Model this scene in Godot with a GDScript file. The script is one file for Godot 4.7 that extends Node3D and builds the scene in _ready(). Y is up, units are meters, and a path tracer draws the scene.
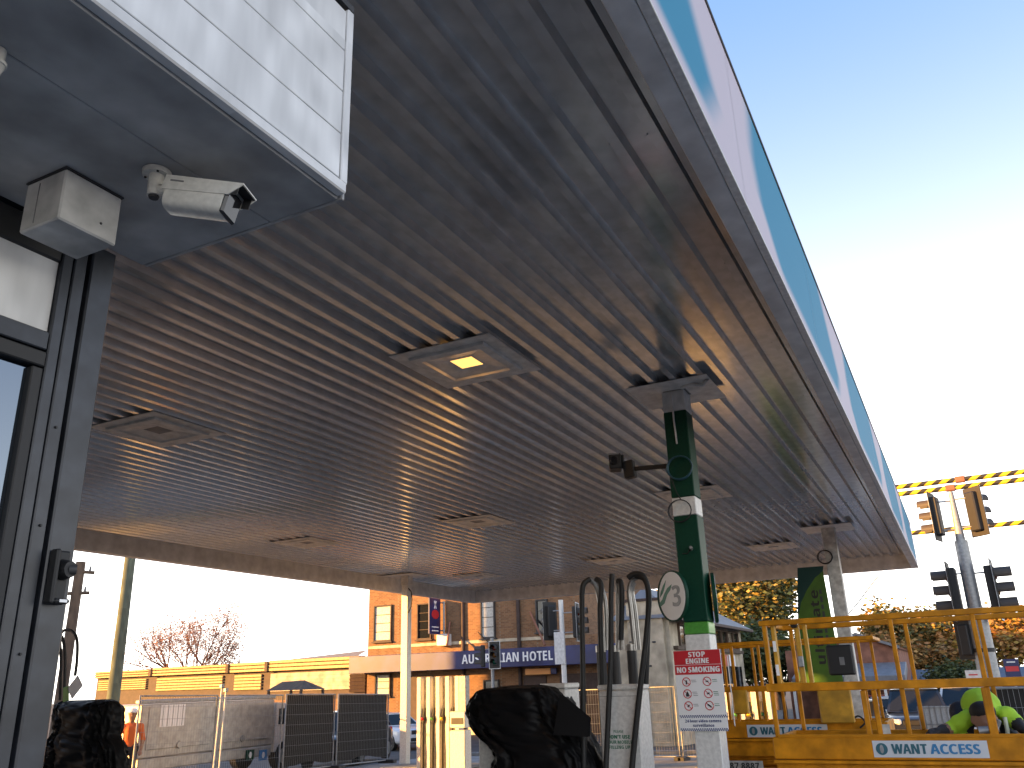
extends Node3D

# ------------------------------------------------------------------ camera model
const EYE := Vector3(0, 1.65, 0)
const CX := Vector3(0.889323, -0.030793, -0.456242)
const CY := Vector3(0.179212, 0.941386, 0.285790)
const CZ := Vector3(0.420699, -0.335924, 0.842714)
const FOC := 840.0
const SUN := Vector3(-0.735, 0.165, 0.647)
const S := 4.55      # underside of the soffit ribs
const B := 4.2       # underside of the canopy's edge beam

func ray(px: float, py: float) -> Vector3:
	return (CX * (px - 512.0) + CY * (384.0 - py) - CZ * FOC).normalized()
func at_y(px: float, py: float, y: float) -> Vector3:
	var r := ray(px, py)
	return EYE + r * ((y - EYE.y) / r.y)
func at_z(px: float, py: float, z: float) -> Vector3:
	var r := ray(px, py)
	return EYE + r * (z / r.z)
func at_x(px: float, py: float, x: float) -> Vector3:
	var r := ray(px, py)
	return EYE + r * (x / r.x)
func g(x: float, z: float) -> float:
	return -0.03 * clampf(sqrt(x * x + z * z) - 10.0, 0.0, 28.0)

# ------------------------------------------------------------------ mesh builder
class MB:
	var v := PackedVector3Array()
	var n := PackedVector3Array()
	var uv := PackedVector2Array()
	var col := PackedColorArray()
	var c := Color.WHITE
	func tri(a: Vector3, b: Vector3, d: Vector3, na: Vector3, nb: Vector3, nd: Vector3, ua := Vector2.ZERO, ub := Vector2.ZERO, ud := Vector2.ZERO) -> void:
		if (b - a).cross(d - a).dot(na + nb + nd) > 0.0:
			v.append_array(PackedVector3Array([a, d, b])); n.append_array(PackedVector3Array([na, nd, nb])); uv.append_array(PackedVector2Array([ua, ud, ub]))
		else:
			v.append_array(PackedVector3Array([a, b, d])); n.append_array(PackedVector3Array([na, nb, nd])); uv.append_array(PackedVector2Array([ua, ub, ud]))
		for i in 3: col.append(c)
	func quad(a: Vector3, b: Vector3, d: Vector3, e: Vector3, nn := Vector3.ZERO) -> void:
		if nn == Vector3.ZERO: nn = (d - a).cross(b - a).normalized()
		tri(a, b, d, nn, nn, nn, Vector2(0, 1), Vector2(1, 1), Vector2(1, 0))
		tri(a, d, e, nn, nn, nn, Vector2(0, 1), Vector2(1, 0), Vector2(0, 0))
	func box(p: Vector3, s: Vector3, bs := Basis.IDENTITY) -> void:
		var h := s * 0.5
		for ax in 3:
			for sg in [-1.0, 1.0]:
				var nn := Vector3.ZERO
				nn[ax] = sg
				var u := Vector3.ZERO
				var w := Vector3.ZERO
				u[(ax + 1) % 3] = h[(ax + 1) % 3]
				w[(ax + 2) % 3] = h[(ax + 2) % 3]
				var m := nn * h[ax]
				quad(p + bs * (m - u - w), p + bs * (m + u - w), p + bs * (m + u + w), p + bs * (m - u + w), bs * nn)
	func bbox(p: Vector3, s: Vector3, r := 0.01, bs := Basis.IDENTITY) -> void:   # chamfered box
		var h := s * 0.5
		r = minf(r, minf(h.x, minf(h.y, h.z)) * 0.9)
		var k := h - Vector3(r, r, r)
		for ax in 3:
			for sg in [-1.0, 1.0]:
				var nn := Vector3.ZERO
				nn[ax] = sg
				var u := Vector3.ZERO
				var w := Vector3.ZERO
				u[(ax + 1) % 3] = k[(ax + 1) % 3]
				w[(ax + 2) % 3] = k[(ax + 2) % 3]
				var m := nn * h[ax]
				quad(p + bs * (m - u - w), p + bs * (m + u - w), p + bs * (m + u + w), p + bs * (m - u + w), bs * nn)
		for ax in 3:
			var a1 := (ax + 1) % 3
			var a2 := (ax + 2) % 3
			for s1 in [-1.0, 1.0]:
				for s2 in [-1.0, 1.0]:
					var e1 := Vector3.ZERO
					e1[a1] = s1 * h[a1]
					e1[a2] = s2 * k[a2]
					var e2 := Vector3.ZERO
					e2[a1] = s1 * k[a1]
					e2[a2] = s2 * h[a2]
					var l := Vector3.ZERO
					l[ax] = k[ax]
					var nn := Vector3.ZERO
					nn[a1] = s1
					nn[a2] = s2
					quad(p + bs * (e1 - l), p + bs * (e1 + l), p + bs * (e2 + l), p + bs * (e2 - l), bs * nn.normalized())
		for sx in [-1.0, 1.0]:
			for sy in [-1.0, 1.0]:
				for sz in [-1.0, 1.0]:
					var q := Vector3(sx * k.x, sy * k.y, sz * k.z)
					var nn := bs * Vector3(sx, sy, sz).normalized()
					tri(p + bs * (q + Vector3(sx * r, 0, 0)), p + bs * (q + Vector3(0, sy * r, 0)), p + bs * (q + Vector3(0, 0, sz * r)), nn, nn, nn)
	func frame(d: Vector3) -> Array:
		var t := Vector3.UP if absf(d.y) < 0.9 else Vector3.RIGHT
		var u := d.cross(t).normalized()
		return [u, d.cross(u).normalized()]
	func cyl(a: Vector3, b: Vector3, r0: float, r1 := -1.0, seg := 12, caps := true) -> void:
		if r1 < 0.0: r1 = r0
		var d := (b - a).normalized()
		var f := frame(d)
		for i in seg:
			var t0 := TAU * i / seg
			var t1 := TAU * (i + 1) / seg
			var n0: Vector3 = f[0] * cos(t0) + f[1] * sin(t0)
			var n1: Vector3 = f[0] * cos(t1) + f[1] * sin(t1)
			tri(a + n0 * r0, a + n1 * r0, b + n1 * r1, n0, n1, n1, Vector2(float(i) / seg, 1), Vector2((i + 1.0) / seg, 1), Vector2((i + 1.0) / seg, 0))
			if r1 > 0.0: tri(a + n0 * r0, b + n1 * r1, b + n0 * r1, n0, n1, n0, Vector2(float(i) / seg, 1), Vector2((i + 1.0) / seg, 0), Vector2(float(i) / seg, 0))
			if caps:
				tri(a, a + n0 * r0, a + n1 * r0, -d, -d, -d)
				if r1 > 0.0: tri(b, b + n0 * r1, b + n1 * r1, d, d, d)
	func tube(pts: Array, r: float, seg := 8, r_end := -1.0, closed := false) -> void:
		var k := pts.size()
		var f := []
		for i in k:
			var d: Vector3
			if closed: d = (pts[(i + 1) % k] - pts[(i - 1 + k) % k]).normalized()
			else: d = (pts[mini(i + 1, k - 1)] - pts[maxi(i - 1, 0)]).normalized()
			if i == 0: f.append(frame(d))
			else:
				var u: Vector3 = (f[i - 1][0] - d * f[i - 1][0].dot(d)).normalized()
				f.append([u, d.cross(u).normalized()])
		var last := k if closed else k - 1
		for i in last:
			var j := (i + 1) % k
			var ra := r if r_end < 0.0 else lerpf(r, r_end, float(i) / (k - 1))
			var rb := r if r_end < 0.0 else lerpf(r, r_end, float(i + 1) / (k - 1))
			for q in seg:
				var t0 := TAU * q / seg
				var t1 := TAU * (q + 1) / seg
				var a0: Vector3 = f[i][0] * cos(t0) + f[i][1] * sin(t0)
				var a1: Vector3 = f[i][0] * cos(t1) + f[i][1] * sin(t1)
				var b0: Vector3 = f[j][0] * cos(t0) + f[j][1] * sin(t0)
				var b1: Vector3 = f[j][0] * cos(t1) + f[j][1] * sin(t1)
				tri(pts[i] + a0 * ra, pts[i] + a1 * ra, pts[j] + b1 * rb, a0, a1, b1)
				tri(pts[i] + a0 * ra, pts[j] + b1 * rb, pts[j] + b0 * rb, a0, b1, b0)
	func prism(poly: PackedVector2Array, o: Vector3, ux: Vector3, uy: Vector3, dz: Vector3) -> void:
		# a flat outline in the plane (ux, uy) at o, pushed along dz
		var idx := Geometry2D.triangulate_polygon(poly)
		var nn := dz.normalized()
		for i in range(0, idx.size(), 3):
			var p: Array = []
			for q in 3: p.append(o + ux * poly[idx[i + q]].x + uy * poly[idx[i + q]].y)
			tri(p[0], p[1], p[2], -nn, -nn, -nn)
			tri(p[0] + dz, p[1] + dz, p[2] + dz, nn, nn, nn)
		var ctr := Vector2.ZERO
		for q in poly: ctr += q / poly.size()
		var ccw := not Geometry2D.is_polygon_clockwise(poly)
		for i in poly.size():
			var a := poly[i]
			var b := poly[(i + 1) % poly.size()]
			var e := (b - a).normalized()
			var o2 := Vector2(e.y, -e.x) if ccw else Vector2(-e.y, e.x)
			var pa := o + ux * a.x + uy * a.y
			var pb := o + ux * b.x + uy * b.y
			quad(pa, pb, pb + dz, pa + dz, (ux * o2.x + uy * o2.y).normalized())
	func ball(p: Vector3, r: Vector3, su := 10, sv := 7) -> void:
		for i in su:
			for j in sv:
				var q: Array = []
				for w in [[i, j], [i + 1, j], [i + 1, j + 1], [i, j + 1]]:
					var a: float = TAU * w[0] / su
					var b: float = PI * w[1] / sv
					q.append(Vector3(cos(a) * sin(b), cos(b), sin(a) * sin(b)))
				if j > 0: tri(p + q[0] * r, p + q[1] * r, p + q[2] * r, q[0], q[1], q[2])
				if j < sv - 1: tri(p + q[0] * r, p + q[2] * r, p + q[3] * r, q[0], q[2], q[3])
	func loft(rings: Array, cap := true) -> void:   # rings of equal point counts; smooth along, normals from neighbours
		var k: int = rings.size()
		var m: int = rings[0].size()
		var nn: Array = []
		for i in k:
			var row := PackedVector3Array()
			var cen := Vector3.ZERO
			for p in rings[i]: cen += p / m
			for j in m:
				var du: Vector3 = rings[i][(j + 1) % m] - rings[i][(j - 1 + m) % m]
				var dv: Vector3 = rings[mini(i + 1, k - 1)][j] - rings[maxi(i - 1, 0)][j]
				var w := du.cross(dv).normalized()
				if w.dot(rings[i][j] - cen) < 0.0: w = -w
				row.append(w)
			nn.append(row)
		for i in k - 1:
			for j in m:
				var j2 := (j + 1) % m
				tri(rings[i][j], rings[i][j2], rings[i + 1][j2], nn[i][j], nn[i][j2], nn[i + 1][j2])
				tri(rings[i][j], rings[i + 1][j2], rings[i + 1][j], nn[i][j], nn[i + 1][j2], nn[i + 1][j])
		if cap:
			for e in [0, k - 1]:
				var cen := Vector3.ZERO
				for p in rings[e]: cen += p / m
				var d: Vector3 = (rings[e][0] - rings[1 if e == 0 else k - 2][0])
				var w: Vector3 = (rings[e][1] - rings[e][0]).cross(cen - rings[e][0]).normalized()
				if w.dot(d) < 0.0: w = -w
				for j in m: tri(cen, rings[e][j], rings[e][(j + 1) % m], w, w, w)
	func mesh() -> ArrayMesh:
		var a := []
		a.resize(Mesh.ARRAY_MAX)
		a[Mesh.ARRAY_VERTEX] = v
		a[Mesh.ARRAY_NORMAL] = n
		a[Mesh.ARRAY_TEX_UV] = uv
		a[Mesh.ARRAY_COLOR] = col
		var m := ArrayMesh.new()
		m.add_surface_from_arrays(Mesh.PRIMITIVE_TRIANGLES, a)
		return m

# ------------------------------------------------------------------ nodes
var taken := {}
func numbered(called: String) -> String:
	if not taken.has(called):
		taken[called] = 0
		return called
	taken[called] += 1
	return "%s_%03d" % [called, taken[called]]
func thing(called: String, label: String, category: String, at := Vector3.ZERO, turn := 0.0, group := "") -> Node3D:
	var o := Node3D.new()
	o.name = numbered(called)
	add_child(o)
	o.position = at
	o.rotation.y = turn
	tag(o, label, category, group)
	return o
func tag(o: Node, label: String, category: String, group := "") -> void:
	o.set_meta("label", label)
	o.set_meta("category", category)
	if group != "": o.set_meta("group", group)
func part(called: String, m: Variant, material: Material, parent: Node3D, at := Vector3.ZERO, turn := 0.0) -> MeshInstance3D:
	var o := MeshInstance3D.new()
	o.mesh = m.mesh() if m is MB else m
	o.material_override = material
	o.name = called
	o.position = at
	o.rotation.y = turn
	o.cast_shadow = GeometryInstance3D.SHADOW_CASTING_SETTING_ON
	parent.add_child(o, true)
	return o
func structure(called: String, m: Variant, material: Material) -> MeshInstance3D:
	var o := part(numbered(called), m, material, self)
	o.set_meta("kind", "structure")
	return o
func pbox(called: String, material: Material, parent: Node3D, p: Vector3, s: Vector3, r := 0.0, bs := Basis.IDENTITY) -> MeshInstance3D:
	var m := MB.new()
	if r > 0.0: m.bbox(Vector3.ZERO, s, r)
	else: m.box(Vector3.ZERO, s)
	var o := part(called, m, material, parent, p)
	o.basis = bs
	return o
func pcyl(called: String, material: Material, parent: Node3D, a: Vector3, b: Vector3, r: float, r1 := -1.0, seg := 12) -> MeshInstance3D:
	var m := MB.new()
	m.cyl(Vector3.ZERO, b - a, r, r1, seg)
	return part(called, m, material, parent, a)
func ptube(called: String, material: Material, parent: Node3D, pts: Array, r: float, seg := 8, closed := false) -> MeshInstance3D:
	var m := MB.new()
	m.tube(pts, r, seg, -1.0, closed)
	return part(called, m, material, parent)
func text(said: String, parent: Node3D, at: Vector3, height: float, material: Material, bs := Basis.IDENTITY, weight := 700, width := 0.0, depth := 0.004) -> MeshInstance3D:
	var t := TextMesh.new()
	var f := SystemFont.new()
	f.font_names = PackedStringArray(["Droid Sans"])
	f.font_weight = weight
	t.font = f
	t.text = said
	t.font_size = 32
	t.pixel_size = height / 23.0
	t.depth = depth
	t.horizontal_alignment = HORIZONTAL_ALIGNMENT_CENTER
	var o := part("lettering", t, material, parent, at)
	o.basis = bs
	if width > 0.0:
		var w: float = t.get_aabb().size.x
		if w > 0.0: o.basis = bs * Basis.from_scale(Vector3(width / w, 1, 1))
	if weight > 700:
		# heavier strokes: the same word again, shifted by a fraction of a stroke and set a hair further out
		for k in [-1.0, 1.0]:
			var e := part("lettering", t, material, parent, at + bs * Vector3(height * 0.035 * k, 0, 0.0004 * (2.0 + k)))
			e.basis = o.basis
	return o

func arc(c: Vector3, u: Vector3, w: Vector3, r: float, a0: float, a1: float, k: int) -> Array:
	var out := []
	for i in k + 1:
		var t := lerpf(a0, a1, float(i) / k)
		out.append(c + (u * cos(t) + w * sin(t)) * r)
	return out

# ------------------------------------------------------------------ materials
var tex := {}
func noise_tex(key: String, freq: float, lo: float, hi: float, seed_ := 1, size := 256, oct := 4, stretch := Vector2.ONE) -> ImageTexture:
	if tex.has(key): return tex[key]
	var f := FastNoiseLite.new()
	f.seed = seed_
	f.frequency = freq
	f.fractal_octaves = oct
	var im := f.get_seamless_image(size, size)
	im.convert(Image.FORMAT_RGB8)
	if stretch != Vector2.ONE:
		im.resize(maxi(4, int(size * stretch.x)), maxi(4, int(size * stretch.y)), Image.INTERPOLATE_CUBIC)
		im.resize(size, size, Image.INTERPOLATE_CUBIC)
	var out := Image.create(size, size, false, Image.FORMAT_RGB8)
	for y in size:
		for x in size:
			var q := lerpf(lo, hi, im.get_pixel(x, y).r)
			out.set_pixel(x, y, Color(q, q, q))
	out.generate_mipmaps()
	tex[key] = ImageTexture.create_from_image(out)
	return tex[key]
func lin(r: float, gg: float, b: float) -> Color:
	return Color(r, gg, b).linear_to_srgb()
func mat(r: float, gg: float, b: float, rough := 0.7, metal := 0.0, grain := "", scale := 1.0) -> StandardMaterial3D:
	var m := StandardMaterial3D.new()
	m.albedo_color = lin(r, gg, b)
	m.roughness = rough
	m.metallic = metal
	if grain != "":
		m.albedo_texture = tex[grain]
		m.uv1_triplanar = true
		m.uv1_world_triplanar = true
		m.uv1_scale = Vector3(scale, scale, scale)
	return m
func glow(r: float, gg: float, b: float, e: float) -> StandardMaterial3D:
	var m := mat(r, gg, b, 0.4)
	m.emission_enabled = true
	m.emission = lin(r, gg, b)
	m.emission_energy_multiplier = e
	return m
func pane(r: float, gg: float, b: float, a: float) -> StandardMaterial3D:
	var m := mat(r, gg, b, 0.03)
	m.transparency = BaseMaterial3D.TRANSPARENCY_ALPHA
	m.albedo_color.a = a
	return m
var W := {}
func make_materials() -> void:
	noise_tex("fine", 0.05, 0.86, 1.0, 3)
	noise_tex("dirt", 0.012, 0.72, 1.0, 5, 256, 5)
	noise_tex("blotch", 0.02, 0.8, 1.0, 9, 256, 5)
	noise_tex("streak", 0.03, 0.8, 1.0, 11, 256, 4, Vector2(1.0, 0.06))
	noise_tex("wood", 0.03, 0.6, 1.0, 13, 256, 4, Vector2(1.0, 0.04))
	W.soffit = mat(0.68, 0.675, 0.665, 0.17, 0.5, "fine", 0.35)
	W.beam = mat(0.80, 0.79, 0.77, 0.5, 0.0, "blotch", 0.5)
	W.plate = mat(0.76, 0.74, 0.70, 0.5, 0.0, "blotch", 1.1)
	W.white = mat(0.78, 0.77, 0.74, 0.4, 0.0, "fine", 1.5)
	W.board = mat(0.74, 0.74, 0.73, 0.55, 0.0, "streak", 0.9)
	W.awn = mat(0.46, 0.46, 0.455, 0.8, 0.0, "dirt", 1.1)
	W.boxwhite = mat(0.62, 0.61, 0.58, 0.5, 0.0, "dirt", 2.0)
	W.camwhite = mat(0.66, 0.65, 0.60, 0.38, 0.0, "fine", 4.0)
	W.alu = mat(0.036, 0.041, 0.052, 0.36, 0.2, "dirt", 3.0)
	W.black = mat(0.012, 0.012, 0.013, 0.6)
	W.rubber = mat(0.018, 0.018, 0.018, 0.6, 0.0, "fine", 3.0)
	W.lensdark = mat(0.01, 0.01, 0.012, 0.08)
	W.green = mat(0.004, 0.05, 0.028, 0.5, 0.0, "fine", 2.0)
	W.green.metallic_specular = 0.3
	W.green2 = mat(0.10, 0.36, 0.05, 0.35, 0.0, "fine", 2.0)
	W.steel = mat(0.42, 0.41, 0.39, 0.35, 0.7, "fine", 3.0)
	W.galv = mat(0.36, 0.37, 0.38, 0.5, 0.5, "blotch", 2.0)
	W.grey = mat(0.25, 0.25, 0.25, 0.6, 0.0, "dirt", 1.0)
	W.darkgrey = mat(0.05, 0.05, 0.052, 0.6, 0.0, "dirt", 1.0)
	W.red = mat(0.52, 0.02, 0.03, 0.4)
	W.blue = mat(0.02, 0.03, 0.14, 0.45, 0.0, "dirt", 0.3)
	W.print_white = mat(0.80, 0.80, 0.80, 0.4)
	W.print_teal = mat(0.01, 0.10, 0.14, 0.4)
	W.print_blue = mat(0.01, 0.17, 0.38, 0.4)
	W.print_navy = mat(0.02, 0.04, 0.16, 0.4)
	W.print_green = mat(0.02, 0.16, 0.09, 0.4)
	W.print_dark = mat(0.03, 0.035, 0.04, 0.4)
	W.lift = mat(0.70, 0.27, 0.008, 0.5, 0.0, "dirt", 1.3)
	W.lift.metallic_specular = 0.3
	W.lift2 = mat(0.66, 0.34, 0.02, 0.5, 0.0, "dirt", 1.3)
	W.plastic = mat(0.008, 0.008, 0.009, 0.45)
	W.plastic.metallic_specular = 0.25
	W.cloth = mat(0.025, 0.022, 0.02, 0.9, 0.0, "fine", 6.0)
	W.concrete = mat(0.33, 0.325, 0.31, 0.75, 0.0, "dirt", 0.25)
	W.asphalt = mat(0.06, 0.06, 0.062, 0.9, 0.0, "dirt", 0.3)
	W.timber = mat(0.16, 0.11, 0.075, 0.85, 0.0, "wood", 0.5)
	W.pole_green = mat(0.13, 0.17, 0.13, 0.8, 0.0, "wood", 0.5)
	W.hoarding = mat(0.64, 0.46, 0.20, 0.7, 0.0, "streak", 0.4)
	W.cream = mat(0.58, 0.50, 0.37, 0.8, 0.0, "dirt", 0.4)
	W.brickred = mat(0.32, 0.14, 0.09, 0.85, 0.0, "dirt", 0.5)
	W.roofgrey = mat(0.22, 0.22, 0.23, 0.6, 0.0, "streak", 0.3)
	W.roofblue = mat(0.12, 0.15, 0.20, 0.6, 0.0, "streak", 0.3)
	W.brown = mat(0.06, 0.035, 0.03, 0.7, 0.0, "dirt", 0.8)
	W.glass = pane(0.05, 0.06, 0.07, 0.55)
	W.darkglass = mat(0.012, 0.014, 0.016, 0.05)
	W.blind = mat(0.60, 0.60, 0.56, 0.7, 0.0, "streak", 1.0)
	W.kerb = mat(0.34, 0.33, 0.31, 0.85, 0.0, "dirt", 0.7)
	W.paint = mat(0.7, 0.7, 0.68, 0.7, 0.0, "dirt", 0.9)
	W.skin = mat(0.30, 0.17, 0.11, 0.6)
	W.vertex = mat(1, 1, 1, 0.75)
	W.vertex.vertex_color_use_as_albedo = true
	W.leaf = mat(1, 1, 1, 0.65)
	W.leaf.vertex_color_use_as_albedo = true
	W.leaf.cull_mode = BaseMaterial3D.CULL_DISABLED
	W.leaf.backlight_enabled = true
	W.leaf.backlight = Color(0.42, 0.34, 0.12)
	W.yellow = mat(0.72, 0.48, 0.02, 0.5)
	W.tape_black = mat(0.02, 0.018, 0.015, 0.6)
	W.brick = mat(1, 1, 1, 0.88)
	W.brick.albedo_texture = brick_texture()
	W.brick.uv1_triplanar = true
	W.brick.uv1_world_triplanar = true
	W.brick.uv1_scale = Vector3(0.45, 0.45, 0.45)
func brick_texture() -> ImageTexture:
	# flat colour of far brickwork: single bricks are about one pixel there
	var im := Image.create(256, 256, false, Image.FORMAT_RGB8)
	var rng := RandomNumberGenerator.new()
	rng.seed = 4
	im.fill(lin(0.19, 0.145, 0.10))
	for row in 26:
		var off := 14 if row % 2 == 1 else 0
		for k in 10:
			var q := rng.randf_range(0.75, 1.2)
			im.fill_rect(Rect2i((k * 28 + off) % 256, row * 10, 26, 9), lin(0.185 * q, 0.095 * q, 0.046 * q))
	return ImageTexture.create_from_image(im)

# ------------------------------------------------------------------ start
func _ready() -> void:
	var cam := Camera3D.new()
	cam.name = "camera"
	cam.transform = Transform3D(Basis(CX, CY, CZ).orthonormalized(), EYE)
	cam.fov = rad_to_deg(2.0 * atan(384.0 / FOC))
	cam.near = 0.05
	cam.far = 900.0
	add_child(cam)
	cam.current = true
	var env := Environment.new()
	env.background_mode = Environment.BG_SKY
	var sky := Sky.new()
	var sm := ProceduralSkyMaterial.new()
	sm.sky_top_color = lin(0.055, 0.118, 0.245)
	sm.sky_horizon_color = lin(1.15, 1.10, 0.98)
	sm.sky_curve = 0.19
	sm.ground_horizon_color = lin(0.5, 0.45, 0.38)
	sm.ground_bottom_color = lin(0.12, 0.11, 0.10)
	sm.sky_energy_multiplier = 1.0
	sm.sun_angle_max = 60.0
	sm.sun_curve = 0.12
	sky.sky_material = sm
	env.sky = sky
	env.tonemap_mode = Environment.TONE_MAPPER_LINEAR
	env.tonemap_exposure = 4.0
	env.sdfgi_enabled = true
	env.ssao_enabled = true
	env.ssil_enabled = true
	var we := WorldEnvironment.new()
	we.name = "daylight"
	we.environment = env
	add_child(we)
	var sun := DirectionalLight3D.new()
	sun.name = "sun"
	sun.light_energy = 1.6
	sun.light_color = Color(1.0, 0.73, 0.40)
	sun.light_angular_distance = 0.5
	sun.shadow_enabled = true
	add_child(sun)
	sun.look_at_from_position(SUN * 50.0, Vector3.ZERO)
	make_materials()
	build_ground()
	build_canopy()
	build_shop()
	build_columns()
	build_islands()
	build_lifts()
	build_hotel()
	build_low_building()
	build_right_buildings()
	build_fence_side()
	build_signals()
	build_wires()
	build_cars()
	build_trees()
	build_people()

# ------------------------------------------------------------------ ground
func sheet(x0: int, x1: int, z0: int, z1: int, lift: float, step := 1) -> MB:
	var m := MB.new()
	for x in range(x0, x1, step):
		for z in range(z0, z1, step):
			var p := []
			for c in [[0, 0], [step, 0], [step, step], [0, step]]:
				p.append(Vector3(x + c[0], g(x + c[0], z + c[1]) + lift, z + c[1]))
			for t in [[0, 1, 2], [0, 2, 3]]:
				var nn: Vector3 = (p[t[1]] - p[t[0]]).cross(p[t[2]] - p[t[0]]).normalized()
				if nn.y < 0.0: nn = -nn
				m.tri(p[t[0]], p[t[1]], p[t[2]], nn, nn, nn)
	return m
func build_ground() -> void:
	var m := sheet(-48, 40, -60, 20, 0.0)
	for r in [[-400, -48, -400, 300], [40, 400, -400, 300], [-48, 40, -400, -60], [-48, 40, 20, 300]]:
		var y := -0.84
		m.quad(Vector3(r[0], y, r[2]), Vector3(r[1], y, r[2]), Vector3(r[1], y, r[3]), Vector3(r[0], y, r[3]), Vector3.UP)
	structure("ground", m, W.asphalt)
	structure("pavement", sheet(-17, 8, -27, 12, 0.012), W.concrete)
	var kb := MB.new()
	for x in range(-17, 8):
		var a := Vector3(x + 0.5, (g(x, -27) + g(x + 1, -27)) * 0.5 + 0.06, -27.08)
		kb.bbox(a, Vector3(1.01, 0.14, 0.15), 0.02, Basis(Vector3(0, 0, 1), atan(g(x + 1, -27) - g(x, -27))))
	structure("kerb", kb, W.kerb)
	var mk := MB.new()
	for k in 6:
		var z := -31.0 - k * 4.0
		for x in [-6.0, 2.8]:
			var y := g(x, z) + 0.02
			mk.box(Vector3(x, y, z), Vector3(0.14, 0.012, 2.2))
	structure("road_markings", mk, W.paint)

# ------------------------------------------------------------------ canopy over the pumps
const CXL := -14.15
const CXR := -0.70
const CZF := -25.0
const CZN := -1.5
func fascia_texture() -> ImageTexture:
	var w := 2048
	var h := 96
	var im := Image.create(w, h, false, Image.FORMAT_RGB8)
	for i in w:
		var z := lerpf(0.0, 24.0, float(i) / w)        # metres beyond the shop end
		var d := z + 1.5
		for j in h:
			var y := 1.0 - float(j) / h
			# soft-edged blue shards, one every 5.2 m
			var ph := fposmod(d - 4.8, 5.2)
			var left := 0.12 + 0.35 * absf(y - 0.62) + 1.0 * maxf(0.0, 0.35 - y) * 2.0
			var right := 4.35 - 0.75 * absf(y - 0.35) * 1.6
			var a := smoothstep(left - 0.18, left + 0.22, ph) * (1.0 - smoothstep(right - 0.28, right + 0.16, ph))
			a *= smoothstep(0.0, 0.12, y - 0.03 - 0.03 * ph * 0.2)
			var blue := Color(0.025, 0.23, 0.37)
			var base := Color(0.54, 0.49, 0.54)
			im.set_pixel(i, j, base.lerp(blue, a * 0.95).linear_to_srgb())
	return ImageTexture.create_from_image(im)
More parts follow.
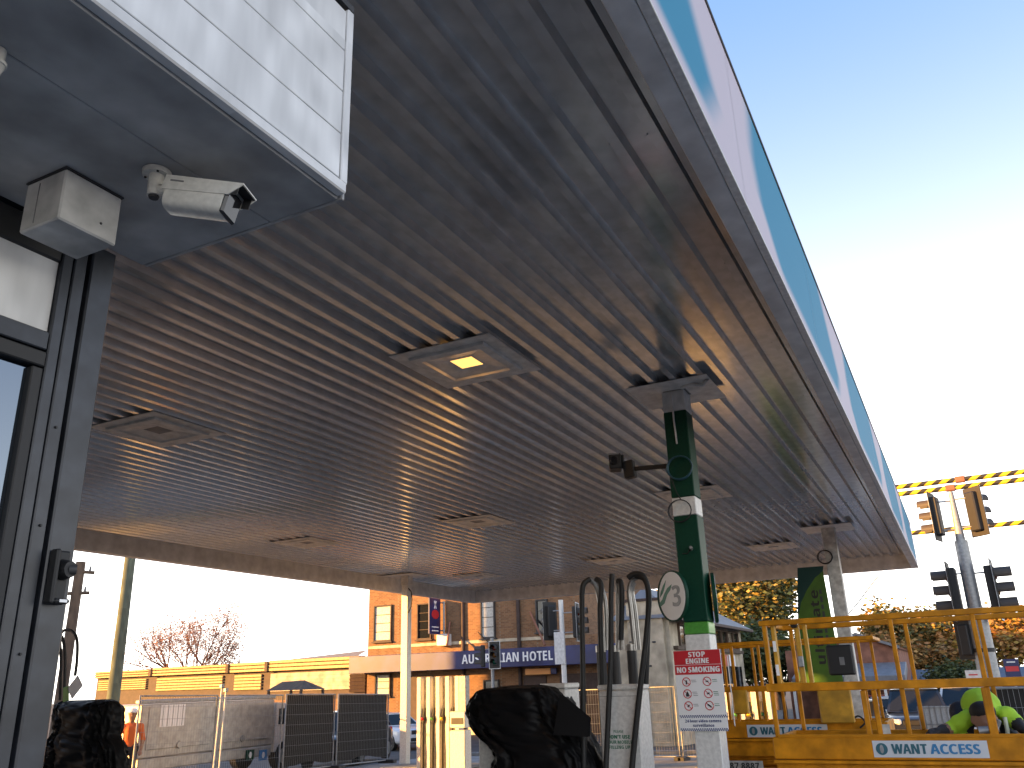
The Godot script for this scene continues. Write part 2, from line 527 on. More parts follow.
func build_canopy() -> void:
	var t := thing("fuel_canopy", "large flat white canopy with ribbed metal soffit over the fuel pumps", "canopy", Vector3(-7.4, B, -13.2))
	var o := -t.position
	# ribbed trays: wide pan with a narrow ridge standing down beside it
	var pitch := 0.225
	var x0 := -14.029
	var count := 58
	var zf := CZF + 0.2
	var zn := CZN - 0.16
	var prof := [Vector2(0, 0.062), Vector2(0.135, 0.062), Vector2(0.145, 0.0), Vector2(0.207, 0.0), Vector2(0.225, 0.062)]
	var tray := MB.new()
	for i in prof.size() - 1:
		var a: Vector2 = prof[i]
		var b: Vector2 = prof[i + 1]
		var nn := Vector3(b.y - a.y, -(b.x - a.x), 0).normalized()
		tray.quad(Vector3(a.x, a.y, zn), Vector3(b.x, b.y, zn), Vector3(b.x, b.y, zf), Vector3(a.x, a.y, zf), nn)
		tray.quad(Vector3(a.x, a.y + 0.003, zn), Vector3(b.x, b.y + 0.003, zn), Vector3(b.x, b.y + 0.003, zf), Vector3(a.x, a.y + 0.003, zf), -nn)
	var tm := tray.mesh()
	var rng := RandomNumberGenerator.new()
	rng.seed = 8
	for i in count:
		var p := part("soffit_tray", tm, W.soffit, t, o + Vector3(x0 + i * pitch, S + rng.randf_range(-0.0015, 0.0015), 0))
		p.rotation.z = rng.randf_range(-0.004, 0.004)
	# screws along every few ribs
	var sc := MB.new()
	for i in range(0, count):
		var zz := zn - 0.5 - rng.randf() * 0.05
		while zz > zf:
			sc.cyl(Vector3(x0 + i * pitch + 0.12, S + 0.063, zz), Vector3(x0 + i * pitch + 0.12, S + 0.056, zz), 0.006, 0.005, 5)
			zz -= 1.83
	var scn := part("screws", sc, W.grey, t, o)
	scn.set_meta("kind", "stuff")
	# edge beams, lower than the soffit
	var bw := 0.16
	var hh := 0.5
	var yb := B + hh * 0.5
	var br := 0.12
	pbox("edge_beam", W.beam, t, o + Vector3(CXR - br * 0.5, yb, (CZF + CZN) * 0.5), Vector3(br, hh, CZN - CZF), 0.006)
	pbox("edge_beam", W.beam, t, o + Vector3(CXL + bw * 0.5, yb, (CZF + CZN) * 0.5), Vector3(bw, hh, CZN - CZF), 0.006)
	pbox("edge_beam", W.beam, t, o + Vector3((CXL + bw + CXR - br) * 0.5, yb + 0.002, CZF + bw * 0.5), Vector3(CXR - CXL - bw - br - 0.004, hh, bw), 0.006)
	pbox("edge_beam", W.beam, t, o + Vector3((CXL + bw + CXR - br) * 0.5, yb + 0.002, CZN - bw * 0.5), Vector3(CXR - CXL - bw - br - 0.004, hh, bw), 0.006)
	pbox("edge_tray", W.soffit, t, o + Vector3(-0.898, S + 0.01, (CZF + CZN) * 0.5), Vector3(0.155, 0.006, CZN - CZF - 0.34))
	pbox("edge_angle", W.beam, t, o + Vector3(CXR - br - 0.011, B + 0.2, (CZF + CZN) * 0.5), Vector3(0.018, 0.04, CZN - CZF - 0.34), 0.003)
	pbox("roof", W.roofgrey, t, o + Vector3((CXL + CXR) * 0.5, 5.2, (CZF + CZN) * 0.5), Vector3(CXR - CXL - 0.1, 0.06, CZN - CZF - 0.1))
	# printed fascia panels
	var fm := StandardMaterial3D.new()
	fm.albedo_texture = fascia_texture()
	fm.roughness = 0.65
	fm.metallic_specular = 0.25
	var ft := 5.33
	var k := 8
	var L := (CZN - CZF) / k
	for i in k:
		var za := CZN - i * L
		var zb := za - L + 0.006
		var m := MB.new()
		var ua := (CZN - za) / 24.0
		var ub := (CZN - zb) / 24.0
		var nx := Vector3.RIGHT
		var x := CXR + 0.045
		var y0 := B + 0.012
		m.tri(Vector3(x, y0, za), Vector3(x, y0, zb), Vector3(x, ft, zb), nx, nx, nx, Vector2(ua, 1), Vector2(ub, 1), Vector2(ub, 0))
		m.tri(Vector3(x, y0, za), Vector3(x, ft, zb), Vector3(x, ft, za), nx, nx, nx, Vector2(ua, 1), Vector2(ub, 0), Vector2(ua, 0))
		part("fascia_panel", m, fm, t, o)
		pbox("fascia_backing", W.white, t, o + Vector3(CXR + 0.022, (y0 + ft) * 0.5, (za + zb) * 0.5), Vector3(0.04, ft - y0 - 0.002, absf(za - zb)))
	pbox("lower_trim", W.white, t, o + Vector3(CXR + 0.03, B + 0.004, (CZF + CZN) * 0.5), Vector3(0.05, 0.014, CZN - CZF + 0.02), 0.003)
	pbox("top_capping", W.darkgrey, t, o + Vector3(CXR + 0.01, ft + 0.014, (CZF + CZN) * 0.5), Vector3(0.09, 0.026, CZN - CZF + 0.04), 0.004)
	for e in [[CXL - 0.02, 0.04]]:
		pbox("fascia_panel", W.white, t, o + Vector3(e[0], (B + ft) * 0.5, (CZF + CZN) * 0.5), Vector3(0.04, ft - B, CZN - CZF))
	for z in [CZF - 0.022, CZN + 0.022]:
		pbox("fascia_panel", W.white, t, o + Vector3((CXL + CXR) * 0.5, (B + ft) * 0.5, z), Vector3(CXR - CXL + 0.04, ft - B - 0.01, 0.04))
	# recessed lights
	var hole := [Vector2(-3.72, -6.5), Vector2(-7.85, -6.5), Vector2(-3.55, -13.8), Vector2(-7.7, -13.8), Vector2(-11.75, -13.75), Vector2(-3.6, -20.9), Vector2(-7.6, -20.7), Vector2(-11.8, -21.1)]
	var says := ["square canopy light in the ribbed soffit, its lens given a yellow glow for mirrored sunlight", "unlit square canopy light on the soffit beside the dark shop post", "unlit canopy light partly hidden behind the green column", "unlit square canopy light in the middle of the ribbed soffit", "unlit canopy light on the soffit above the grey service truck", "unlit canopy light beside the head of the grey banner column", "unlit canopy light on the soffit above the silver hose masts", "unlit canopy light near the head of the white corner post"]
	for i in hole.size():
		var lbl: String = says[i]
		var at := Vector3(hole[i].x, S - 0.004, hole[i].y)
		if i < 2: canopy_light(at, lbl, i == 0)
		else: canopy_light(at, lbl, false)
func ring(outer: float, inner: float, y0: float, y1: float) -> MB:
	var m := MB.new()
	var q := [Vector2(-1, -1), Vector2(1, -1), Vector2(1, 1), Vector2(-1, 1)]
	for i in 4:
		var a: Vector2 = q[i]
		var b: Vector2 = q[(i + 1) % 4]
		var P := func(v: Vector2, s: float, y: float) -> Vector3: return Vector3(v.x * s, y, v.y * s)
		m.quad(P.call(a, outer, y0), P.call(b, outer, y0), P.call(b, inner, y0), P.call(a, inner, y0), Vector3.DOWN)
		m.quad(P.call(a, outer, y1), P.call(b, outer, y1), P.call(b, inner, y1), P.call(a, inner, y1), Vector3.UP)
		var e := (a + b).normalized()
		var nn := Vector3(e.x, 0, e.y)
		m.quad(P.call(a, outer, y0), P.call(b, outer, y0), P.call(b, outer, y1), P.call(a, outer, y1), nn)
		m.quad(P.call(a, inner, y0), P.call(b, inner, y0), P.call(b, inner, y1), P.call(a, inner, y1), -nn)
	return m
func canopy_light(at: Vector3, label: String, lit: bool) -> void:
	var t := thing("canopy_light", label, "light", at, 0.0, "square lights in the canopy soffit")
	part("cover_plate", ring(0.53, 0.30, -0.006, 0.0), W.plate, t)
	# trim: bevelled frame standing below the plate
	var m := MB.new()
	var q := [Vector2(-1, -1), Vector2(1, -1), Vector2(1, 1), Vector2(-1, 1)]
	var steps := [[0.40, -0.008], [0.39, -0.03], [0.31, -0.034], [0.29, -0.018], [0.10, 0.004]]
	for s in steps.size() - 1:
		for i in 4:
			var a: Vector2 = q[i]
			var b: Vector2 = q[(i + 1) % 4]
			var r0: float = steps[s][0]
			var y0: float = steps[s][1]
			var r1: float = steps[s + 1][0]
			var y1: float = steps[s + 1][1]
			var p0 := Vector3(a.x * r0, y0, a.y * r0)
			var p1 := Vector3(b.x * r0, y0, b.y * r0)
			var p2 := Vector3(b.x * r1, y1, b.y * r1)
			var p3 := Vector3(a.x * r1, y1, a.y * r1)
			var nn := (p1 - p0).cross(p2 - p0).normalized()
			if nn.y > 0.0: nn = -nn
			m.quad(p0, p1, p2, p3, nn)
	part("trim", m, W.plate, t)
	var lens: Material = W.grey
	if lit: lens = W.mirror_glow if W.has("mirror_glow") else glow(1.0, 0.52, 0.13, 0.5)  # yellow glow stands in for the low sun mirrored in the glass
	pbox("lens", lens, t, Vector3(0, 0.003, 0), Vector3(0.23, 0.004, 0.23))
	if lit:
		var l := AreaLight3D.new()  # added area light that goes with the lens glow
		l.name = "added_lens_light"
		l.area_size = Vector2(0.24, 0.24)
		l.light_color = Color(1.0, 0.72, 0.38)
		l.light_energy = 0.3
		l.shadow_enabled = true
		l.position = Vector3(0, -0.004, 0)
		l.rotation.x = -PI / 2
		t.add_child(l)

# ------------------------------------------------------------------ shop at the left
func build_shop() -> void:
	var X := -1.95
	var t := thing("shop_building", "service station shop with dark metal window frame beside the forecourt", "building", Vector3(X, 0, -1.41))
	var o := -t.position
	# shell (solid walls, roof) so that daylight enters by the window only
	pbox("wall", W.grey, t, o + Vector3(-14.15, 3.3, 3.6), Vector3(16.3, 6.6, 10.0))
	pbox("wall", W.alu, t, o + Vector3(-4.0, 1.7, -1.34), Vector3(3.96, 3.4, 0.1))
	pbox("wall", W.grey, t, o + Vector3(-4.0, 5.1, 3.6), Vector3(3.98, 3.0, 10.0))
	pbox("wall", W.grey, t, o + Vector3(-4.0, 1.8, 8.55), Vector3(3.98, 3.58, 0.1))
	pbox("wall", W.grey, t, o + Vector3(-2.06, 1.79, 5.2), Vector3(0.1, 3.58, 6.5))
	pbox("floor", W.grey, t, o + Vector3(-4.0, 0.03, 3.6), Vector3(3.9, 0.06, 9.6))
	# corner post and frames, facing the forecourt
	var post := MB.new()
	post.bbox(Vector3.ZERO, Vector3(0.12, 2.84, 0.072), 0.004)
	part("corner_post", post, W.alu, t, o + Vector3(X - 0.06, 1.42, -1.369))
	pbox("frame_groove", W.black, t, o + Vector3(X - 0.075, 1.42, -1.327), Vector3(0.1, 2.84, 0.0118))
	pbox("window_jamb", W.alu, t, o + Vector3(X - 0.052, 1.42, -1.303), Vector3(0.1, 2.84, 0.036), 0.003)
	pbox("window_jamb", W.alu, t, o + Vector3(X - 0.056, 1.42, -1.268), Vector3(0.1, 2.84, 0.031), 0.003)
	pbox("window_head", W.black, t, o + Vector3(X - 0.06, 2.795, 0.33), Vector3(0.1, 0.09, 3.16), 0.003)
	pbox("transom", W.alu, t, o + Vector3(X - 0.056, 2.519, 0.33), Vector3(0.1, 0.05, 3.16), 0.003)
	pbox("upper_panel", W.board, t, o + Vector3(X - 0.03, 2.645, 0.33), Vector3(0.02, 0.208, 3.16))
	var sash := MB.new()
	sash.bbox(Vector3(0, 2.468, 0.33), Vector3(0.06, 0.04, 3.16), 0.003)
	sash.bbox(Vector3(0, 1.4, -1.236), Vector3(0.05, 2.09, 0.03), 0.003)
	part("window_sash", sash, W.black, t, o + Vector3(X - 0.034, 0, 0))
	pbox("window_pane", mat(0.14, 0.17, 0.21, 0.06, 1.0), t, o + Vector3(X - 0.032, 1.4, 0.345), Vector3(0.008, 2.09, 3.13))
	# rivets on the post
	for q in [Vector2(0.5, 2.05), Vector2(0.4, 2.3), Vector2(0.45, 1.75)]:
		pcyl("rivet", W.black, t, o + Vector3(X - 0.002, q.y, -1.303), o + Vector3(X + 0.003, q.y, -1.303), 0.004, 0.003, 6)
	# bracket with a black latch on the corner post
	var lt := thing("door_latch", "black latch block with round knob fixed to the dark shop post", "latch", Vector3(X + 0.001, 1.93, -1.362))
	pbox("back_plate", W.black, lt, Vector3(0.006, 0, 0), Vector3(0.012, 0.13, 0.05), 0.004)
	pbox("bracket", W.black, lt, Vector3(0.02, 0.0, 0.022), Vector3(0.03, 0.13, 0.012), 0.004)
	pbox("bracket", W.black, lt, Vector3(0.02, -0.058, -0.004), Vector3(0.03, 0.012, 0.04), 0.004)
	pcyl("knob", W.black, lt, Vector3(0.012, 0.018, -0.008), Vector3(0.036, 0.018, -0.012), 0.026, 0.02, 14)
	pcyl("knob_stem", W.darkgrey, lt, Vector3(0.03, 0.018, -0.012), Vector3(0.04, 0.018, -0.026), 0.012, 0.012, 10)
	pbox("rating_label", W.print_white, lt, Vector3(0.0362, -0.058, -0.004), Vector3(0.002, 0.007, 0.02))
	# awning above the window
	var a := thing("shop_awning", "white boarded awning box with grey soffit above the shop window", "awning", Vector3(-1.6, 2.85, -1.5))
	o = -a.position
	var z1 := 6.0
	var zl := z1 + 1.5
	var zm := (z1 - 1.5) * 0.5
	pbox("soffit_sheet", W.awn, a, o + Vector3(-1.715, 2.862, zm), Vector3(0.49, 0.02, zl), 0.002)
	pbox("soffit_sheet", W.awn, a, o + Vector3(-1.352, 2.8615, zm), Vector3(0.228, 0.02, zl), 0.002)
	pbox("soffit_batten", W.awn, a, o + Vector3(-1.468, 2.866, zm), Vector3(0.012, 0.02, zl), 0.002)
	pbox("end_trim", W.awn, a, o + Vector3(-1.59, 2.9, -1.506), Vector3(0.73, 0.1, 0.01), 0.002)
	var hb := 0.135
	for i in 4:
		pbox("fascia_board", W.board, a, o + Vector3(-1.222, 2.893 + hb * (i + 0.5), zm + 0.014), Vector3(0.018, hb - 0.0022, zl - 0.03), 0.0015)
	pbox("fascia_backing", W.darkgrey, a, o + Vector3(-1.236, 3.16, zm + 0.01), Vector3(0.008, 0.58, zl - 0.03))
	pbox("bottom_bead", W.board, a, o + Vector3(-1.222, 2.872, zm + 0.004), Vector3(0.03, 0.032, zl), 0.004)
	pbox("corner_board", W.board, a, o + Vector3(-1.22, 3.165, -1.487), Vector3(0.024, 0.56, 0.026), 0.003)
	pbox("top_sheet", W.darkgrey, a, o + Vector3(-1.6, 3.46, zm), Vector3(0.78, 0.02, zl))
	pbox("end_panel", W.darkgrey, a, o + Vector3(-1.6, 3.15, -1.49), Vector3(0.72, 0.56, 0.01))
	# junction box under the awning
	var jb := thing("junction_box", "plain white square junction box screwed under the awning", "junction box", Vector3(-1.775, 2.85, -1.14))
	pbox("housing", W.boxwhite, jb, Vector3(0, -0.072, 0), Vector3(0.145, 0.136, 0.158), 0.004)
	pbox("lid_seam", W.grey, jb, Vector3(-0.02, -0.072, 0.0795), Vector3(0.002, 0.11, 0.002))
	pcyl("screw", W.darkgrey, jb, Vector3(0.0725, -0.1, -0.03), Vector3(0.0745, -0.1, -0.03), 0.0035, 0.003, 6)
	pbox("mounting_plate", W.darkgrey, jb, Vector3(0, -0.002, 0), Vector3(0.15, 0.004, 0.162))
	# bullet camera
	var p := at_y(157, 172, 2.85)
	var cc := thing("security_camera", "white bullet security camera with black lens hood hanging under the awning", "camera", p)
	pcyl("flange", W.camwhite, cc, Vector3(0, 0, 0), Vector3(0, -0.012, 0), 0.034, 0.032, 20)
	for k in 3:
		var q := TAU * k / 3.0 + 0.6
		pcyl("bolt", W.black, cc, Vector3(cos(q) * 0.027, -0.012, sin(q) * 0.027), Vector3(cos(q) * 0.027, -0.015, sin(q) * 0.027), 0.0035, 0.003, 6)
	pcyl("stem", W.camwhite, cc, Vector3(0, -0.012, 0), Vector3(0, -0.068, 0), 0.018, 0.0165, 16)
	pcyl("stem_cap", W.darkgrey, cc, Vector3(0, -0.068, 0), Vector3(0, -0.074, 0), 0.013, 0.011, 14)
	var d := Vector3(0.93, -0.24, -0.33).normalized()
	var side := d.cross(Vector3.UP).normalized()
	var up := side.cross(d).normalized()
	var bs := Basis(d, up, -side).orthonormalized()
	if bs.determinant() < 0.0: bs = Basis(d, up, side)
	var c0 := Vector3(0.012, -0.052, -0.004)
	pcyl("elbow", W.camwhite, cc, c0, c0 + d * 0.04 + Vector3(0, -0.005, 0), 0.013, 0.013, 12)
	var body := MB.new()
	var rings := []
	for sx in [[0.0, 0.8], [0.006, 1.0], [0.155, 1.0], [0.158, 0.97]]:
		var ringp := PackedVector3Array()
		for q in 20:
			var an := TAU * q / 20.0
			var cy := signf(cos(an)) * pow(absf(cos(an)), 0.62)
			var cz := signf(sin(an)) * pow(absf(sin(an)), 0.62)
			ringp.append(Vector3(sx[0], cy * 0.037 * sx[1] - 0.008, cz * 0.035 * sx[1]))
		rings.append(ringp)
	body.loft(rings)
	var bo := part("barrel", body, W.camwhite, cc, c0 + d * 0.035 + up * -0.01)
	bo.basis = bs
	var hood := MB.new()
	hood.prism(PackedVector2Array([Vector2(-0.004, -0.004), Vector2(0.168, 0.001), Vector2(0.198, 0.031), Vector2(-0.004, 0.031)]), Vector3(0, 0, 0.0335), Vector3.RIGHT, Vector3.UP, Vector3(0, 0, 0.003))
	hood.prism(PackedVector2Array([Vector2(-0.004, -0.004), Vector2(0.168, 0.001), Vector2(0.198, 0.031), Vector2(-0.004, 0.031)]), Vector3(0, 0, -0.0365), Vector3.RIGHT, Vector3.UP, Vector3(0, 0, 0.003))
	hood.box(Vector3(0.097, 0.0325, 0), Vector3(0.202, 0.003, 0.073))
	var ho := part("sun_hood", hood, W.camwhite, cc, bo.position)
	ho.basis = bs
	var fr := MB.new()
	fr.bbox(Vector3(0.161, -0.01, 0), Vector3(0.012, 0.07, 0.068), 0.01)
	var fo := part("front_glass", fr, W.lensdark, cc, bo.position)
	fo.basis = bs
	var inner := MB.new()
	inner.box(Vector3(0.181, 0.0295, 0), Vector3(0.03, 0.002, 0.066))
	inner.box(Vector3(0.178, 0.016, 0.0322), Vector3(0.02, 0.026, 0.002))
	inner.box(Vector3(0.178, 0.016, -0.0322), Vector3(0.02, 0.026, 0.002))
	var io := part("hood_lining", inner, W.black, cc, bo.position)
	io.basis = bs
	for sg in [1.0, -1.0]:
		var lg := pbox("brand_strip", W.grey, cc, bo.position + bs * Vector3(0.03, 0.02, sg * 0.0372), Vector3(0.035, 0.004, 0.001))
		lg.basis = bs
	# small round sensor further along the awning
	var q2 := at_y(-1, 50, 2.85)
	var se := thing("motion_sensor", "small round white sensor under the awning at its near end", "sensor", q2)
	pcyl("base", W.camwhite, se, Vector3.ZERO, Vector3(0, -0.03, 0), 0.014, 0.013, 14)
	pcyl("collar", W.camwhite, se, Vector3(0, -0.03, 0), Vector3(0, -0.037, 0), 0.019, 0.019, 16)
	pcyl("dome", W.boxwhite, se, Vector3(0, -0.037, 0), Vector3(0, -0.06, 0), 0.016, 0.009, 14)

# ------------------------------------------------------------------ columns and what hangs on them
func loop_of(c: Vector3, r: float, turns: int, tilt: Basis) -> Array:
	var out := []
	for i in 22 * turns + 1:
		var a := TAU * i / 22.0
		out.append(c + tilt * Vector3(cos(a) * (r + 0.004 * (i / 22)), sin(a) * (r - 0.003 * (i / 22)), 0.012 * i / 22.0))
	return out
func disc_poly(r: float, k := 32) -> PackedVector2Array:
	var p := PackedVector2Array()
	for i in k: p.append(Vector2(cos(TAU * i / k), sin(TAU * i / k)) * r)
	return p
func oval(cx: float, cy: float, rx: float, ry: float, rot: float, k := 20) -> PackedVector2Array:
	var p := PackedVector2Array()
	for i in k: p.append(Vector2(cos(TAU * i / k) * rx, sin(TAU * i / k) * ry).rotated(rot) + Vector2(cx, cy))
	return p
func flat(called: String, poly: PackedVector2Array, material: Material, parent: Node3D, at: Vector3, bs := Basis.IDENTITY, depth := 0.004) -> MeshInstance3D:
	var m := MB.new()
	m.prism(poly, Vector3.ZERO, Vector3.RIGHT, Vector3.UP, Vector3(0, 0, depth))
	var o := part(called, m, material, parent, at)
	o.basis = bs
	return o
func build_columns() -> void:
	var x := -2.26
	var z := -8.47
	var w := 0.245
	var t := thing("canopy_column", "square canopy column clad in dark green above a white lower half", "column", Vector3(x, 0, z))
	var segs := [[0.0, 2.045, W.white], [2.048, 2.16, W.green2], [2.163, 3.20, W.green], [3.203, 3.39, W.white], [3.393, 4.31, W.green], [4.313, S - 0.01, W.plate]]
	for s in segs:
		var nm := "cladding"
		if s[2] == W.white: nm = "white_casing"
		elif s[2] == W.plate: nm = "column_head"
		pbox(nm, s[2], t, Vector3(0, (s[0] + s[1]) * 0.5, 0), Vector3(w, s[1] - s[0], w), 0.008)
	# folded cover sheets round the head
	var m := MB.new()
	part("collar_plate", ring(0.43, 0.124, -0.005, 0.0), W.plate, t, Vector3(0.02, S - 0.01, 0.02))
	var cs := MB.new()
	cs.tube([Vector3(0.12, S - 0.02, 0.2), Vector3(0.25, S - 0.03, 0.26), Vector3(0.36, S - 0.05, 0.22), Vector3(0.42, S - 0.02, 0.3)], 0.02, 6)
	part("collar_fold", cs, W.plate, t)
	ptube("conduit", W.plate, t, [Vector3(-0.01, 4.5, w * 0.5 + 0.012), Vector3(-0.012, 4.2, w * 0.5 + 0.014), Vector3(-0.005, 3.95, w * 0.5 + 0.012)], 0.01, 6)
	pcyl("bolt", W.steel, t, Vector3(0.03, 2.86, w * 0.5), Vector3(0.04, 2.87, w * 0.5 + 0.05), 0.02, 0.016, 10)
	ptube("tie_wire", W.black, t, [Vector3(-0.06, 2.82, w * 0.5 + 0.01), Vector3(-0.01, 2.815, w * 0.5 + 0.02), Vector3(0.04, 2.86, w * 0.5 + 0.03)], 0.006, 5)
	var cp1 := at_z(680, 468, -8.3)
	var c1 := thing("cable_coil", "teal cable coiled in a ring near the top of the green column", "cable", cp1)
	ptube("loop", mat(0.02, 0.07, 0.10, 0.4), c1, loop_of(Vector3.ZERO, 0.125, 3, Basis.IDENTITY), 0.008, 5)
	var cp2 := at_z(680, 511, -8.3)
	var c2 := thing("cable_coil", "thin black cable loop hung across the pale band of the green column", "cable", cp2)
	ptube("loop", W.black, c2, loop_of(Vector3.ZERO, 0.115, 2, Basis.IDENTITY), 0.006, 5)
	ptube("lead", W.black, c2, [Vector3(0.02, 0.115, 0), Vector3(-0.02, 0.2, 0), Vector3(-0.06, 0.36, 0)], 0.006, 5)
	# camera on a bracket arm
	var ap := at_z(668, 466, -8.47)
	var k := thing("security_camera", "black security camera on a horizontal bracket arm from the green column", "camera", ap)
	var e := at_z(634, 469, -8.47) - ap
	var am := MB.new()
	var ad := e.normalized()
	am.bbox(Vector3.ZERO, Vector3(e.length() + 0.02, 0.045, 0.045), 0.006)
	var ao := part("arm", am, W.black, k, e * 0.5)
	ao.basis = Basis(Vector3(0, 0, 1), atan2(-e.y, -e.x))
	pbox("junction", W.black, k, e + Vector3(-0.05, 0.0, 0), Vector3(0.12, 0.19, 0.1), 0.01, Basis(Vector3(0, 0, 1), 0.1))
	pbox("hinge", W.black, k, e + Vector3(-0.13, 0.1, 0.0), Vector3(0.05, 0.15, 0.04), 0.006)
	pbox("body", W.black, k, e + Vector3(-0.19, 0.085, 0.05), Vector3(0.13, 0.17, 0.2), 0.012, Basis(Vector3(0, 1, 0), 0.35))
	pbox("sun_hood", W.grey, k, e + Vector3(-0.2, 0.178, 0.06), Vector3(0.12, 0.016, 0.2), 0.004, Basis(Vector3(0, 1, 0), 0.35) * Basis(Vector3(1, 0, 0), 0.2))
	pcyl("lens", W.lensdark, k, e + Vector3(-0.19, 0.085, 0.14), e + Vector3(-0.155, 0.085, 0.165), 0.045, 0.045, 14)
	# round pump-number signs
	number_disc(at_z(674, 596, -8.33), 0.66, "round green rimmed sign with a grey number 3 on the green column")
	number_disc(Vector3(x + 0.125, 2.40, -8.62), -1.84, "round white rimmed sign on the side of the green column")
	# warning board
	var sp := Vector3(-2.275, 1.54, -8.325)
	warning_board(sp)
	# slim square post at the far side
	var pw := 0.17
	var pp := Vector3(-13.3, 0, -19.75)
	var gy := g(pp.x, pp.z)
	var t2 := thing("canopy_column", "plain white square post in the sun holding up the canopy corner", "column", pp + Vector3(0, gy, 0))
	pbox("shaft", W.white, t2, Vector3(0, (4.3 - gy) * 0.5, 0), Vector3(pw + 0.03, 4.3 - gy, pw + 0.03), 0.006)
	pbox("column_head", W.plate, t2, Vector3(0, (4.305 + S - 0.01) * 0.5 - gy, 0), Vector3(pw + 0.06, S - 0.01 - 4.305, pw + 0.06), 0.004)
	part("collar_plate", ring(0.5, 0.12, -0.005, 0.0), W.plate, t2, Vector3(0, S - 0.01 - gy, 0))
	ptube("cable", W.black, t2, [Vector3(0.11, 4.2 - gy, 0.08), Vector3(0.2, 4.1 - gy, 0.08), Vector3(0.23, 3.9 - gy, 0.08), Vector3(0.2, 3.7 - gy, 0.08), Vector3(0.12, 3.55 - gy, 0.08)], 0.015, 5)
	# grey column with the green banner
	var rp := Vector3(-2.08, 0, -18.93)  # yellow in these leaf colours stands for low sunlight
	gy = g(rp.x, rp.z)  # warm sunlight put into the leaf colour as orange
	var t3 := thing("canopy_column", "grey square canopy column with a green advertising banner beside it", "column", rp + Vector3(0, gy, 0))
	pbox("shaft", W.boxwhite, t3, Vector3(0, (S - 0.01 - gy) * 0.5, 0), Vector3(0.26, S - 0.01 - gy, 0.26), 0.006)
	part("collar_plate", ring(0.5, 0.14, -0.005, 0.0), W.plate, t3, Vector3(0, S - 0.01 - gy, 0))
	var c3 := thing("cable_coil", "black cable coiled in a ring near the top of the grey banner column", "cable", at_z(825, 557, -18.78))
	ptube("loop", W.black, c3, loop_of(Vector3.ZERO, 0.14, 3, Basis.IDENTITY), 0.014, 5)
	var bn := thing("advertising_banner", "tall green banner with sideways black lettering on the grey column", "banner", Vector3(-2.22, 1.3, -18.72))
	var P := func(px: float, py: float) -> Vector2:
		var q := at_z(px, py, -18.72) - bn.position
		return Vector2(q.x, q.y)
	var tl: Vector2 = P.call(797.5, 568)
	var tr: Vector2 = P.call(823.5, 566)
	var br: Vector2 = P.call(845, 690)
	var bl: Vector2 = P.call(799, 690)
	var arcp := [P.call(823.0, 571.0), P.call(815, 578), P.call(807, 590), P.call(801, 603), P.call(798, 622)]
	var dark := PackedVector2Array([tl, tr])
	for q in arcp: dark.append(q)
	flat("printed_panel", dark, mat(0.004, 0.035, 0.032, 0.35), bn, Vector3.ZERO, Basis.IDENTITY, 0.012)
	var gp := PackedVector2Array([br, bl])
	for i in arcp.size(): gp.append(arcp[arcp.size() - 1 - i])
	flat("printed_panel", gp, mat(0.06, 0.15, 0.012, 0.4, 0.0, "blotch", 0.6), bn, Vector3.ZERO, Basis.IDENTITY, 0.012)
	var lp := at_z(818, 627, -18.72) - bn.position
	text("ultimate", bn, Vector3(lp.x, lp.y, 0.016), 0.17, W.black, Basis(Vector3(0, 0, 1), PI / 2 - 0.03), 600, 1.45)
	var lq := at_z(825, 622, -18.72) - bn.position
	for k2 in 9:
		pbox("small_print", W.print_dark, bn, Vector3(lq.x, lq.y - 0.6 + k2 * 0.15, 0.014), Vector3(0.05, 0.09 + 0.03 * (k2 % 2), 0.003))
func number_disc(at: Vector3, yaw: float, label: String) -> void:
	var t := thing("number_sign", label, "sign", at, 0.0)
	var bs := Basis(Vector3.UP, -yaw)
	flat("backing", disc_poly(0.245, 36), W.green, t, Vector3.ZERO, bs, 0.03)
	flat("face", oval(0.012, 0, 0.215, 0.232, 0.0, 36), W.print_white, t, bs * Vector3(0, 0, 0.031), bs, 0.004)
	var z := bs * Vector3(0, 0, 0.036)
	flat("emblem", PackedVector2Array([Vector2(-0.2, -0.09), Vector2(-0.12, -0.06), Vector2(-0.06, 0.02), Vector2(0.0, 0.06), Vector2(0.03, 0.11), Vector2(-0.05, 0.08), Vector2(-0.11, 0.03), Vector2(-0.15, -0.02), Vector2(-0.2, -0.05)]), W.print_green, t, z, bs, 0.002)
	flat("emblem", PackedVector2Array([Vector2(-0.19, 0.0), Vector2(-0.13, 0.04), Vector2(-0.09, 0.1), Vector2(-0.06, 0.16), Vector2(-0.12, 0.11), Vector2(-0.17, 0.05)]), W.print_green, t, z, bs, 0.002)
	text("3", t, bs * Vector3(0.09, -0.01, 0.037), 0.2, W.galv, bs, 700)
